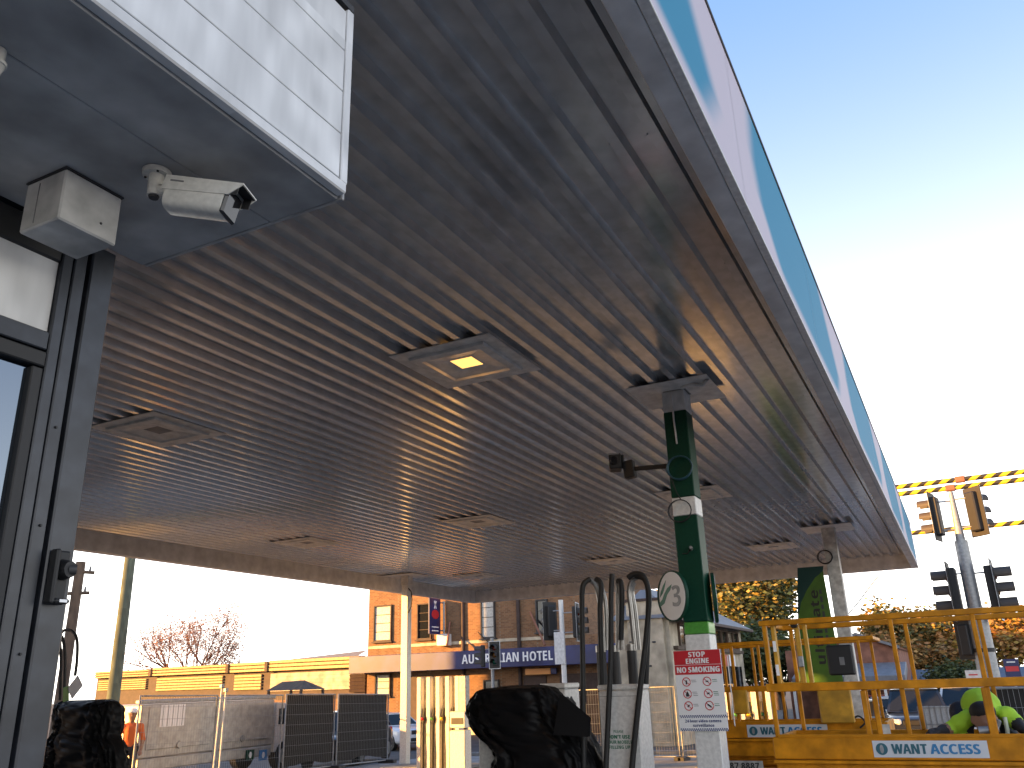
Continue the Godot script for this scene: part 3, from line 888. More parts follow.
func warning_board(at: Vector3) -> void:
	var t := thing("warning_sign", "red and white STOP ENGINE NO SMOKING board strapped to the green column", "sign", at)
	var wx := 0.455
	var hy := 0.72
	pbox("board", W.print_white, t, Vector3(0, 0, 0), Vector3(wx, hy, 0.008), 0.002)
	pbox("red_band", W.red, t, Vector3(0, hy * 0.5 - 0.067, 0.0055), Vector3(wx - 0.004, 0.13, 0.002))
	pbox("red_band", W.red, t, Vector3(0, hy * 0.5 - 0.178, 0.0055), Vector3(wx - 0.004, 0.084, 0.002))
	text("STOP", t, Vector3(0, hy * 0.5 - 0.04, 0.008), 0.047, W.print_white, Basis.IDENTITY, 800, 0.16, 0.002)
	text("ENGINE", t, Vector3(0, hy * 0.5 - 0.1, 0.008), 0.047, W.print_white, Basis.IDENTITY, 800, 0.22, 0.002)
	text("NO SMOKING", t, Vector3(0, hy * 0.5 - 0.178, 0.008), 0.05, W.print_white, Basis.IDENTITY, 800, 0.41, 0.002)
	for r in 3:
		for c in 2:
			var p := Vector3(-0.125 + c * 0.2, 0.075 - r * 0.107, 0.0052)
			var m := MB.new()
			m.tube(arc(Vector3.ZERO, Vector3.RIGHT, Vector3.UP, 0.038, 0, TAU * 0.98, 22), 0.0042, 4, -1.0, false)
			m.box(Vector3.ZERO, Vector3(0.07, 0.006, 0.003), Basis(Vector3(0, 0, 1), -0.75))
			part("prohibition_ring", m, W.red, t, p)
			var q := MB.new()
			if r == 0 and c == 0: q.box(Vector3(0.0, -0.004, 0), Vector3(0.014, 0.036, 0.002))
			elif r == 1 and c == 0: q.prism(PackedVector2Array([Vector2(-0.014, -0.024), Vector2(0.014, -0.024), Vector2(0.016, -0.004), Vector2(0.002, 0.024), Vector2(-0.015, -0.002)]), Vector3.ZERO, Vector3.RIGHT, Vector3.UP, Vector3(0, 0, 0.002))
			elif r == 2 and c == 1: q.box(Vector3.ZERO, Vector3(0.042, 0.014, 0.002), Basis(Vector3(0, 0, 1), -0.6))
			else: q.box(Vector3.ZERO, Vector3(0.026, 0.012, 0.002), Basis(Vector3(0, 0, 1), 0.4 * r))
			part("pictogram", q, W.print_dark, t, p + Vector3(0, 0, 0.0006))
			for l in 2 + (r % 2):
				pbox("small_print", W.galv if c == 0 else W.print_green, t, p + Vector3(0.07 + 0.004 * l, 0.014 - l * 0.015, 0), Vector3(0.045, 0.005, 0.001))
	for b in [-0.232, -0.347]:
		for i in 22:
			for j in 2:
				pbox("check", W.print_navy, t, Vector3(-wx * 0.5 + 0.012 + i * 0.0205 + 0.01025 * j, b + 0.006 - 0.012 * j, 0.0048), Vector3(0.0103, 0.012, 0.0016))
	text("24 hour video camera", t, Vector3(0, -0.272, 0.006), 0.026, W.print_navy, Basis.IDENTITY, 700, 0.34, 0.002)
	text("surveillance", t, Vector3(0, -0.311, 0.006), 0.026, W.print_navy, Basis.IDENTITY, 700, 0.2, 0.002)
	# folded side board
	pbox("side_board", W.print_white, t, Vector3(wx * 0.5 + 0.03, -0.01, -0.13), Vector3(0.006, hy - 0.1, 0.24), 0.002, Basis(Vector3.UP, 0.25))

# ------------------------------------------------------------------ pump islands
func zpts(a: Array, z: float) -> Array:
	var out := []
	for q in a: out.append(at_z(q[0], q[1], z + (q[2] if q.size() > 2 else 0.0)))
	return out
func smooth(pts: Array, k := 6) -> Array:
	var out := []
	var n := pts.size()
	for i in n - 1:
		var a: Vector3 = pts[maxi(i - 1, 0)]
		var b: Vector3 = pts[i]
		var c: Vector3 = pts[i + 1]
		var d: Vector3 = pts[mini(i + 2, n - 1)]
		for j in k: out.append(b.cubic_interpolate(c, a, d, float(j) / k))
	out.append(pts[n - 1])
	return out
func off(pts: Array, by: Vector3) -> Array:
	var out := []
	for p in pts: out.append(p - by)
	return out
func cabinet(t: Node3D, x0: float, x1: float, top: float, depth: float, z: float, m: Material, base := 0.0) -> void:
	pbox("cabinet", m, t, Vector3((x0 + x1) * 0.5 - t.position.x, (top - 0.06 + base) * 0.5 - t.position.y, z - depth * 0.5 - t.position.z), Vector3(x1 - x0, top - 0.06 - base, depth), 0.012)
	pbox("cabinet_cap", m, t, Vector3((x0 + x1) * 0.5 - t.position.x, top - 0.027 - t.position.y, z - depth * 0.5 - t.position.z), Vector3(x1 - x0 + 0.012, 0.055, depth + 0.012), 0.012)
func island(x0: float, x1: float, z: float, label: String) -> void:
	var y := g((x0 + x1) * 0.5, z)
	var t := thing("pump_island", label, "kerb", Vector3((x0 + x1) * 0.5, y - 0.15, z))
	var k := 6
	for i in k:
		var xx := lerpf(x0, x1, (i + 0.5) / k) - t.position.x
		pbox("kerb_block", W.kerb, t, Vector3(xx, 0.2 + (g(xx + t.position.x, z) - y) , 0), Vector3((x1 - x0) / k - 0.006, 0.3, 1.1), 0.03)
func build_islands() -> void:
	island(-5.4, -1.7, -8.75, "raised concrete island under the green column and its pumps")
	island(-12.6, -9.7, -8.75, "raised concrete island under the wrapped pump beside the shop post")
	island(-14.0, -10.0, -19.2, "raised concrete island under the sunlit pump with four hoses")
	# pump with three silver hose masts
	var z := -8.6
	var t := thing("fuel_pump", "white fuel pump with three silver hose masts and black looped hoses", "fuel pump", Vector3(-3.2, 0.12, z - 0.2))
	cabinet(t, -3.42, -3.0, 1.61, 0.38, z, W.white, 0.12)
	var o := t.position
	pbox("seam", W.grey, t, Vector3(-3.21, 1.497, z + 0.0005) - o, Vector3(0.405, 0.004, 0.003))
	for l in [["PLEASE", 1.165, 0.024, 400], ["DON'T USE", 1.115, 0.034, 800], ["YOUR MOBILE", 1.067, 0.03, 700], ["FILLING UP", 1.02, 0.03, 700]]:
		text(l[0], t, Vector3(-3.225, l[1], z + 0.003) - o, l[2], W.print_green, Basis.IDENTITY, l[3], 0.0, 0.002)
	var masts := [[606, 0.0], [620, -0.12], [637, 0.0]]
	for i in 3:
		var a := at_z(masts[i][0] - 3.0, 684, z - 0.12 + masts[i][1])
		a.y = 1.61
		pcyl("mast_sleeve", W.darkgrey, t, a - o, Vector3(a.x, 1.935, a.z) - o, 0.052, 0.05, 14)
		pcyl("mast_collar", W.steel, t, Vector3(a.x, 1.935, a.z) - o, Vector3(a.x, 2.0, a.z) - o, 0.056, 0.054, 14)
	# silver hose lengths that rise and turn over, then black hose down to the nozzles
	var hoses := [
		[[[604, 650], [601, 620], [599, 598], [595, 585], [588, 579, 0.05]], [[590, 579, 0.05], [583, 586, 0.1], [582, 610, 0.1], [583, 680, 0.12], [584, 768, 0.15], [585, 810, 0.15]]],
		[[[607, 650, -0.05], [606, 610, -0.05], [603, 592, -0.05], [598, 583, -0.03], [592, 580, 0]], [[596, 579, 0.02], [601, 585, 0.04], [600, 610, 0.05], [601, 650, 0.05], [602, 684, 0.05]]],
		[[[618, 650, -0.1], [618, 610, -0.1], [618, 590, -0.1], [620, 580, -0.06]], [[612, 574, 0.08], [611, 600, 0.1], [611, 650, 0.12], [609, 700, 0.14], [606, 768, 0.16], [605, 810, 0.16]]],
		[[[622, 650, -0.12], [621, 610, -0.12], [619, 592, -0.1], [617, 582, -0.08]], [[618, 581, -0.08], [621, 583, -0.05], [622, 600, -0.05], [621, 640, -0.05]]],
		[[[635, 650], [631, 610], [629, 592], [632, 581], [638, 577]], [[636, 576, 0.0], [645, 580, 0.04], [649, 598, 0.06], [646, 640, 0.08], [640, 690, 0.1], [632, 768, 0.12], [630, 810, 0.12]]],
		[[[639, 650, -0.06], [635, 610, -0.06], [632, 592, -0.05], [634, 582, -0.04]], [[628, 578, 0.02], [634, 574, 0.02], [643, 576, 0.02], [648, 590, 0.02], [648, 620, 0.03], [646, 684, 0.03]]]]
	for h in hoses:
		ptube("hose_mast", W.steel, t, off(smooth(zpts(h[0], z - 0.12)), o), 0.026, 8)
		ptube("hose", W.rubber, t, off(smooth(zpts(h[1], z - 0.06)), o), 0.029, 8)
	# the pumps wrapped in black plastic
	var t2 := thing("fuel_pump", "fuel pump bundled in loose black plastic sheet beside the white pump", "fuel pump", Vector3(-4.4, 0.12, -8.7))
	o = t2.position
	cabinet(t2, -4.85, -4.5, 1.32, 0.36, -8.62, W.white, 0.12)
	cabinet(t2, -4.15, -3.86, 1.64, 0.4, -8.75, W.white, 0.12)
	sheet_wrap(t2, [[470, 900, 600], [468, 800, 598], [486, 768, 590], [484, 750, 583], [466, 733, 572], [460, 716, 560], [463, 702, 553], [472, 691, 545], [486, 688, 537], [500, 686, 530]], -8.45, 0.62, 7)
	var fl := MB.new()
	var fp := zpts([[560, 694, 0.1], [553, 735, 0.14], [588, 737, 0.2], [589, 718, 0.1]], -8.5)
	for q in [0.0, -0.05]:
		fl.quad(fp[0] - o + Vector3(0, 0, q), fp[1] - o + Vector3(0, 0, q), fp[2] - o + Vector3(0, 0, q), fp[3] - o + Vector3(0, 0, q), Vector3(0.2, 0.2, 1).normalized())
	part("plastic_flap", fl, W.plastic, t2)
	# wrapped pump beside the shop post
	var t3 := thing("fuel_pump", "fuel pump under black plastic with two grey hoses, beside the dark shop post", "fuel pump", Vector3(-11.0, g(-11, -8.6) + 0.12, -8.7))
	o = t3.position
	cabinet(t3, -11.75, -11.15, 1.5, 0.4, -8.6, W.white, o.y)
	sheet_wrap(t3, [[20, 900, 130], [26, 800, 112], [34, 768, 108], [40, 750, 106], [44, 738, 100], [48, 728, 102], [48, 712, 103], [48, 704, 101], [52, 701, 96]], -8.45, 0.42, 19)
	for h in [[[60, 700], [61, 660], [60, 640], [63, 631], [72, 631], [77, 640], [77, 660], [75, 676]], [[64, 700], [65, 660], [63, 640], [58, 634], [52, 636], [50, 660]]]:
		ptube("hose", W.darkgrey, t3, off(smooth(zpts(h, -8.6)), o), 0.022, 7)
	var tp := at_z(75, 687, -8.5) - o
	pbox("price_tag", W.print_white, t3, tp, Vector3(0.26, 0.2, 0.01), 0.002, Basis(Vector3(0, 0, 1), 0.75))
	pbox("price_tag", W.green2, t3, at_z(66, 694, -8.5) - o, Vector3(0.12, 0.2, 0.01), 0.002, Basis(Vector3(0, 0, 1), 0.2))
	# pumps in the sun with four hose slots
	fin_pump("sunlit fuel pump with four nozzles hung between tall white fins", -11.4, -18.5, 1.86, true)
	fin_pump("sunlit fuel pump with white fins half hidden behind the rear lift", at_z(741, 700, -18.5).x + 0.1, -18.5, at_z(740, 690, -18.5).y, false)
	island(-5.4, -1.6, -19.2, "raised concrete island under the grey banner column")
func fin_pump(label: String, cx: float, z: float, top: float, display: bool) -> void:
	var gy := g(cx, z) + 0.12
	var t4 := thing("fuel_pump", label, "fuel pump", Vector3(cx, gy, z - 0.3))
	var o := t4.position
	var bx := cx - 0.1
	pbox("back_panel", W.boxwhite, t4, Vector3(bx, (top + gy) * 0.5, z - 0.12) - o, Vector3(1.2, top - gy, 0.1), 0.01)
	for i in 5:
		var xx := bx - 0.53 + i * 0.27
		pbox("fin", W.white, t4, Vector3(xx, (top + 0.02 + gy) * 0.5, z - 0.02) - o, Vector3(0.13, top - gy, 0.16), 0.02)
	for i in 4:
		var xx := bx - 0.395 + i * 0.27
		var nz := MB.new()
		nz.cyl(Vector3(0, 0.2, 0.0), Vector3(0, 0.0, 0.06), 0.035, 0.04, 8)
		nz.bbox(Vector3(0, -0.06, 0.07), Vector3(0.075, 0.16, 0.1), 0.02)
		nz.tube([Vector3(0, -0.12, 0.07), Vector3(0.05, -0.12, 0.12), Vector3(0.05, 0.02, 0.12), Vector3(0, 0.03, 0.09)], 0.012, 6)
		part("nozzle", nz, W.rubber, t4, Vector3(xx, 0.95, z - 0.02) - o)
		ptube("hose", W.rubber, t4, [Vector3(xx, 0.85, z + 0.06) - o, Vector3(xx + 0.01, 0.6, z + 0.08) - o, Vector3(xx + 0.02, 0.2, z + 0.1) - o, Vector3(xx + 0.02, gy + 0.02, z + 0.1) - o], 0.028, 7)
		pcyl("nozzle_guard", [W.red, W.green2, W.yellow, W.green][i], t4, Vector3(xx, 0.93, z + 0.09) - o, Vector3(xx, 0.89, z + 0.11) - o, 0.045, 0.045, 10)
	if display:
		pbox("side_panel", W.galv, t4, Vector3(cx + 0.63, 1.3, z + 0.02) - o, Vector3(0.19, 1.14, 0.2), 0.01)
		pbox("display_cabinet", W.white, t4, Vector3(cx + 0.62, (0.68 + gy) * 0.5, z + 0.2) - o, Vector3(0.42, 0.66 - gy, 0.3), 0.02)
		pbox("display_head", W.white, t4, Vector3(cx + 0.62, 0.9, z + 0.2) - o, Vector3(0.42, 0.36, 0.28), 0.02)
		pbox("screen", W.darkgrey, t4, Vector3(cx + 0.62, 0.87, z + 0.345) - o, Vector3(0.32, 0.14, 0.01))
func sheet_wrap(t: Node3D, rows: Array, z: float, depth: float, seed_: int) -> void:
	# a loose plastic sheet: rings whose left and right limits follow the bundle, folded by noise
	var f := FastNoiseLite.new()
	f.seed = seed_
	f.frequency = 0.9
	f.fractal_octaves = 4
	var sm := []
	var lo := []
	var hi := []
	for r in rows:
		var a := at_z(r[0], r[1], z)
		var b := at_z(r[2], r[1], z)
		lo.append(Vector3(a.x, a.y, 0))
		hi.append(Vector3(b.x, a.y, 0))
	lo = smooth(lo, 8)
	hi = smooth(hi, 8)
	var rings := []
	for i in lo.size():
		var p := PackedVector3Array()
		var y: float = maxf(lo[i].y, t.position.y + 0.01 * (lo.size() - i) * 0.02)
		var mid: float = (lo[i].x + hi[i].x) * 0.5
		var half: float = (hi[i].x - lo[i].x) * 0.5
		var close := 1.0 - 0.75 * smoothstep(float(lo.size()) * 0.72, lo.size(), i)
		for q in 84:
			var an := TAU * q / 84.0
			var cx := signf(cos(an)) * pow(absf(cos(an)), 0.55)
			var cz := signf(sin(an)) * pow(absf(sin(an)), 0.55)
			var v := Vector3(mid + half * cx, y, z - depth * 0.5 + depth * 0.5 * cz * close)
			var hang := 1.0 - 0.6 * float(i) / lo.size()
			var dsp := (0.3 - absf(f.get_noise_3d(cos(an) * 2.6 + y * 0.5, y * 0.55, sin(an) * 2.6))) * 0.2 * hang
			dsp += (0.2 - absf(f.get_noise_3d(cos(an) * 6.0 - y * 1.6, y * 1.9 + cos(an) * 2.0, sin(an) * 6.0 + 9.0))) * 0.14
			dsp += f.get_noise_3d(v.x * 2.2, y * 2.0, v.z * 2.2) * 0.05
			dsp += (0.2 - absf(f.get_noise_3d(v.x * 9.0 + y * 7.0, y * 8.0 - v.x * 5.0, v.z * 9.0))) * 0.05
			v += Vector3(cos(an) * 0.5, 0.15 * f.get_noise_2d(v.x * 4.0, v.z * 4.0), sin(an)) * dsp
			p.append(v - t.position)
		rings.append(p)
	var m := MB.new()
	m.loft(rings)
	part("plastic_sheet", m, W.plastic, t)

# ------------------------------------------------------------------ scissor lifts
func rail(t: Node3D, called: String, a: Vector3, b: Vector3, w: float, m: Material) -> void:
	var d := b - a
	var bs := Basis.IDENTITY
	if absf(d.y) > 0.8 * d.length(): bs = Basis(Vector3(0, 1, 0), Vector3(-1, 0, 0), Vector3(0, 0, 1))
	elif absf(d.z) > 0.8 * d.length(): bs = Basis(Vector3(0, 0, 1), Vector3(0, 1, 0), Vector3(-1, 0, 0))
	var o := MB.new()
	o.bbox(Vector3.ZERO, Vector3(d.length(), w, w), 0.007)
	var p := part(called, o, m, t, (a + b) * 0.5)
	p.basis = bs
func scissor_lift(label: String, x0: float, x1: float, zn: float, wide: float, deck: float, near_posts: Array, low_posts: Array, decal_x: float, decal_w: float, gate: bool) -> Node3D:
	var gy := g((x0 + x1) * 0.5, zn)
	var t := thing("scissor_lift", label, "scissor lift", Vector3((x0 + x1) * 0.5, gy, zn - wide * 0.5), 0.0, "yellow scissor lifts beside the pumps")
	var L := (x1 - x0) * 0.5
	var h := deck - gy
	var zf := -wide * 0.5
	var zz := wide * 0.5
	var m: Material = W.lift
	var top := h + 1.06
	var mid := h + 0.46
	# deck: side channels, floor, lower slide-out frame
	pbox("deck_channel", m, t, Vector3(0, h - 0.075, zz - 0.02), Vector3(L * 2, 0.19, 0.04), 0.008)
	pbox("deck_channel", m, t, Vector3(0, h - 0.075, zf + 0.02), Vector3(L * 2, 0.19, 0.04), 0.008)
	pbox("deck_ledge", m, t, Vector3(0, h - 0.19, zz - 0.005), Vector3(L * 2 + 0.01, 0.03, 0.08), 0.006)
	pbox("deck_skirt", m, t, Vector3(0, h - 0.3, zz - 0.035), Vector3(L * 2 - 0.02, 0.19, 0.03), 0.006)
	pbox("toe_board", m, t, Vector3(0, h + 0.03, zz - 0.012), Vector3(L * 2 - 0.1, 0.03, 0.02), 0.004)
	pbox("deck_floor", W.darkgrey, t, Vector3(0, h - 0.16, 0), Vector3(L * 2 - 0.02, 0.04, wide - 0.1))
	pbox("deck_end", m, t, Vector3(-L + 0.02, h - 0.075, 0), Vector3(0.04, 0.19, wide - 0.09), 0.006)
	pbox("deck_end", m, t, Vector3(L - 0.02, h - 0.075, 0), Vector3(0.04, 0.19, wide - 0.09), 0.006)
	# rails
	for s in [zz - 0.03, zf + 0.03]:
		rail(t, "top_rail", Vector3(-L, top, s), Vector3(L, top, s), 0.052, m)
		rail(t, "mid_rail", Vector3(-L, mid, s), Vector3(L, mid, s), 0.075 if s > 0 else 0.05, m)
	for s in [-L + 0.025, L - 0.025]:
		rail(t, "top_rail", Vector3(s, top, zf + 0.055), Vector3(s, top, zz - 0.055), 0.044, m)
		rail(t, "mid_rail", Vector3(s, mid, zf + 0.06), Vector3(s, mid, zz - 0.07), 0.05, m)
	for q in near_posts:
		var px: float = q - t.position.x
		rail(t, "post", Vector3(px, h + 0.02, zz - 0.032), Vector3(px, top - 0.022, zz - 0.032), 0.04, m)
		rail(t, "post", Vector3(px + 0.07, h + 0.02, zf + 0.032), Vector3(px + 0.07, top - 0.022, zf + 0.032), 0.04, m)
	for q in low_posts:
		var px2: float = q - t.position.x
		rail(t, "post", Vector3(px2, h + 0.02, zz - 0.032), Vector3(px2, mid - 0.04, zz - 0.032), 0.045, m)
	# chassis, scissor stack, wheels
	pbox("chassis", m, t, Vector3(0, 0.36, 0), Vector3(L * 2 - 0.2, 0.28, wide - 0.3), 0.02)
	for s in [-1.0, 1.0]:
		for k in 3:
			var y0 := 0.52 + k * 0.09
			var arm := MB.new()
			arm.bbox(Vector3.ZERO, Vector3(L * 1.7, 0.08, 0.04), 0.006)
			var ao := part("scissor_arm", arm, m, t, Vector3(0, y0, s * (wide * 0.5 - 0.22 - 0.05 * (k % 2))))
			ao.basis = Basis(Vector3(0, 0, 1), 0.03 * (1 if k % 2 == 0 else -1))
		for e in [-1.0, 1.0]:
			var wh := pcyl("wheel", W.rubber, t, Vector3(e * (L - 0.35), 0.2, s * (wide * 0.5 - 0.12)), Vector3(e * (L - 0.35), 0.2, s * (wide * 0.5 - 0.01)), 0.2, 0.2, 20)
			pcyl("rim", W.lift2, wh, Vector3(0, 0, 0.05 * s), Vector3(0, 0, s * 0.115), 0.11, 0.11, 14)
	# decal
	var dx := decal_x - t.position.x
	var dh := decal_w * 0.15
	var zd := zz + 0.003
	pbox("decal", mat(0.55, 0.57, 0.60, 0.4), t, Vector3(dx, h - 0.078, zd), Vector3(decal_w, dh, 0.004))
	flat("decal_emblem", disc_poly(dh * 0.36, 20), W.print_teal, t, Vector3(dx - decal_w * 0.42, h - 0.078, zd + 0.002), Basis.IDENTITY, 0.003)
	flat("decal_emblem", oval(0, 0, dh * 0.12, dh * 0.26, 0.0, 14), W.galv, t, Vector3(dx - decal_w * 0.42, h - 0.078, zd + 0.004), Basis.IDENTITY, 0.003)
	text("WANT", t, Vector3(dx - decal_w * 0.175, h - 0.078, zd + 0.004), dh * 0.58, W.print_teal, Basis.IDENTITY, 800, decal_w * 0.31, 0.003)
	text("ACCESS", t, Vector3(dx + decal_w * 0.225, h - 0.078, zd + 0.004), dh * 0.58, W.print_blue, Basis.IDENTITY, 800, decal_w * 0.42, 0.003)
	if gate:
		# tall gate frame with rounded corners at the left end, doubled posts
		var gx := -L + 0.05
		for k in [0.0, 0.075, 0.30, 0.37]:
			rail(t, "gate_post", Vector3(gx + k, mid - 0.02, zz - 0.06 - 0.03 * (1 if k > 0.2 else 0)), Vector3(gx + k, top - 0.025, zz - 0.06 - 0.03 * (1 if k > 0.2 else 0)), 0.04, W.lift2)
		var gp := []
		var gw := 0.09
		var gc := Vector3(gx + 0.185, (mid + top) * 0.5 + 0.01, zz - 0.09)
		for c in [[1, 1], [-1, 1], [-1, -1], [1, -1]]:
			var a0: float = atan2(c[1], c[0]) - PI / 4
			gp.append_array(arc(gc + Vector3(c[0] * (gw - 0.03), c[1] * 0.24, 0), Vector3.RIGHT, Vector3.UP, 0.04, a0, a0 + PI / 2, 4))
		ptube("gate_frame", W.lift2, t, gp, 0.016, 7, true)
		pbox("gate_label", W.print_white, t, Vector3(gx + 0.075, mid + 0.38, zz - 0.036), Vector3(0.03, 0.1, 0.004))
		pbox("gate_label", W.print_white, t, Vector3(gx + 0.075, mid + 0.16, zz - 0.036), Vector3(0.03, 0.1, 0.004))
		pbox("gate_latch", W.galv, t, Vector3(gx + 0.3, mid + 0.23, zz - 0.06), Vector3(0.05, 0.1, 0.04), 0.008)
		pbox("gate_hook", W.black, t, Vector3(gx + 0.28, top - 0.03, zz - 0.07), Vector3(0.06, 0.05, 0.05), 0.01)
		pcyl("pivot_bolt", W.black, t, Vector3(-L + 0.12, h - 0.3, zz - 0.02), Vector3(-L + 0.12, h - 0.3, zz - 0.008), 0.035, 0.035, 14)
	return t
func build_lifts() -> void:
	var zn := -8.8
	var posts := []
	for p in [[765, 640], [893, 640], [977, 640]]: posts.append(at_z(p[0], p[1], zn).x)
	posts.append(0.85)
	var lows := [at_z(867, 720, zn).x, at_z(878, 720, zn).x, at_z(990, 720, zn).x]
	var l1 := scissor_lift("yellow scissor lift with a hi-vis worker crouched on its deck", at_z(760, 640, zn).x, 0.95, zn, 1.15, 1.075, posts, lows, at_z(929, 748, zn).x, 0.92, true)
	var dp := at_z(879, 690, zn).x - l1.position.x
	var m := MB.new()
	pbox("data_plate", W.boxwhite, l1, Vector3(dp - 0.0, 1.15 - l1.position.y, 0.535), Vector3(0.07, 0.1, 0.006))
	zn = -12.5
	posts = []
	for p in [[733, 670], [760, 670], [862, 670]]: posts.append(at_z(p[0], p[1], zn).x)
	posts.append(at_z(703, 680, zn).x)
	var l2 := scissor_lift("yellow scissor lift with black control box on its rail, behind the green column", at_z(690, 680, zn).x, at_z(880, 680, zn).x, zn, 1.1, 1.02, posts, [], at_z(786, 725, zn).x, 1.05, false)
	var o := l2.position
	pbox("control_box", W.black, l2, at_z(841, 660, zn + 0.05) - o, Vector3(0.33, 0.38, 0.16), 0.02)
	pbox("control_panel", W.grey, l2, at_z(842, 661, zn + 0.135) - o, Vector3(0.06, 0.1, 0.01))
	pbox("document_box", W.lift2, l2, at_z(836, 706, zn + 0.06) - o, Vector3(0.42, 0.42, 0.08), 0.015)
	pbox("document_box", W.lift2, l2, at_z(741, 702, zn + 0.06) - o, Vector3(0.2, 0.31, 0.08), 0.015)
	ptube("cable", W.black, l2, off(smooth(zpts([[850, 722], [858, 716], [865, 722], [860, 728]], zn + 0.06)), o), 0.012, 5)
	text("8587 8887", l2, at_z(740, 766, zn + 0.04) - o, 0.08, W.print_dark, Basis.IDENTITY, 700)
	pbox("number_plate", W.boxwhite, l2, at_z(740, 766, zn + 0.03) - o, Vector3(0.62, 0.13, 0.006))

# ------------------------------------------------------------------ hotel over the road
func wall_rect(z: float, px0: float, py0: float, px1: float, py1: float) -> Rect2:
	var a := at_z(px0, py0, z)
	var b := at_z(px1, py1, z)
	return Rect2(minf(a.x, b.x), minf(a.y, b.y), absf(a.x - b.x), absf(a.y - b.y))
func sash_window(t: Node3D, z: float, r: Rect2, frame_m: Material, pane_m: Material, rows := 4) -> void:
	# real opening look: deep reveal frame standing proud, panes set back behind it
	var o := t.position
	var c := Vector3(r.position.x + r.size.x * 0.5, r.position.y + r.size.y * 0.5, z) - o
	var w := MB.new()
	var fw := 0.07
	for s in [-1.0, 1.0]:
		w.box(Vector3(s * (r.size.x * 0.5 - fw * 0.5), 0, 0.06), Vector3(fw, r.size.y, 0.14))
		w.box(Vector3(0, s * (r.size.y * 0.5 - fw * 0.5), 0.06), Vector3(r.size.x - 2 * fw - 0.002, fw, 0.13))
	var f := part("window", w, frame_m, t, c)
	var hgt := (r.size.y - 2 * fw) / rows
	for i in rows:
		pbox("pane", pane_m, f, Vector3(0, -r.size.y * 0.5 + fw + hgt * (i + 0.5), 0.025), Vector3(r.size.x - 2 * fw - 0.002, hgt - 0.03, 0.02))
		if i > 0: pbox("glazing_bar", frame_m, f, Vector3(0, -r.size.y * 0.5 + fw + hgt * i, 0.04), Vector3(r.size.x - 2 * fw - 0.002, 0.03, 0.04))
	pbox("sill", frame_m, f, Vector3(0, -r.size.y * 0.5 - 0.04, 0.09), Vector3(r.size.x + 0.16, 0.07, 0.2))
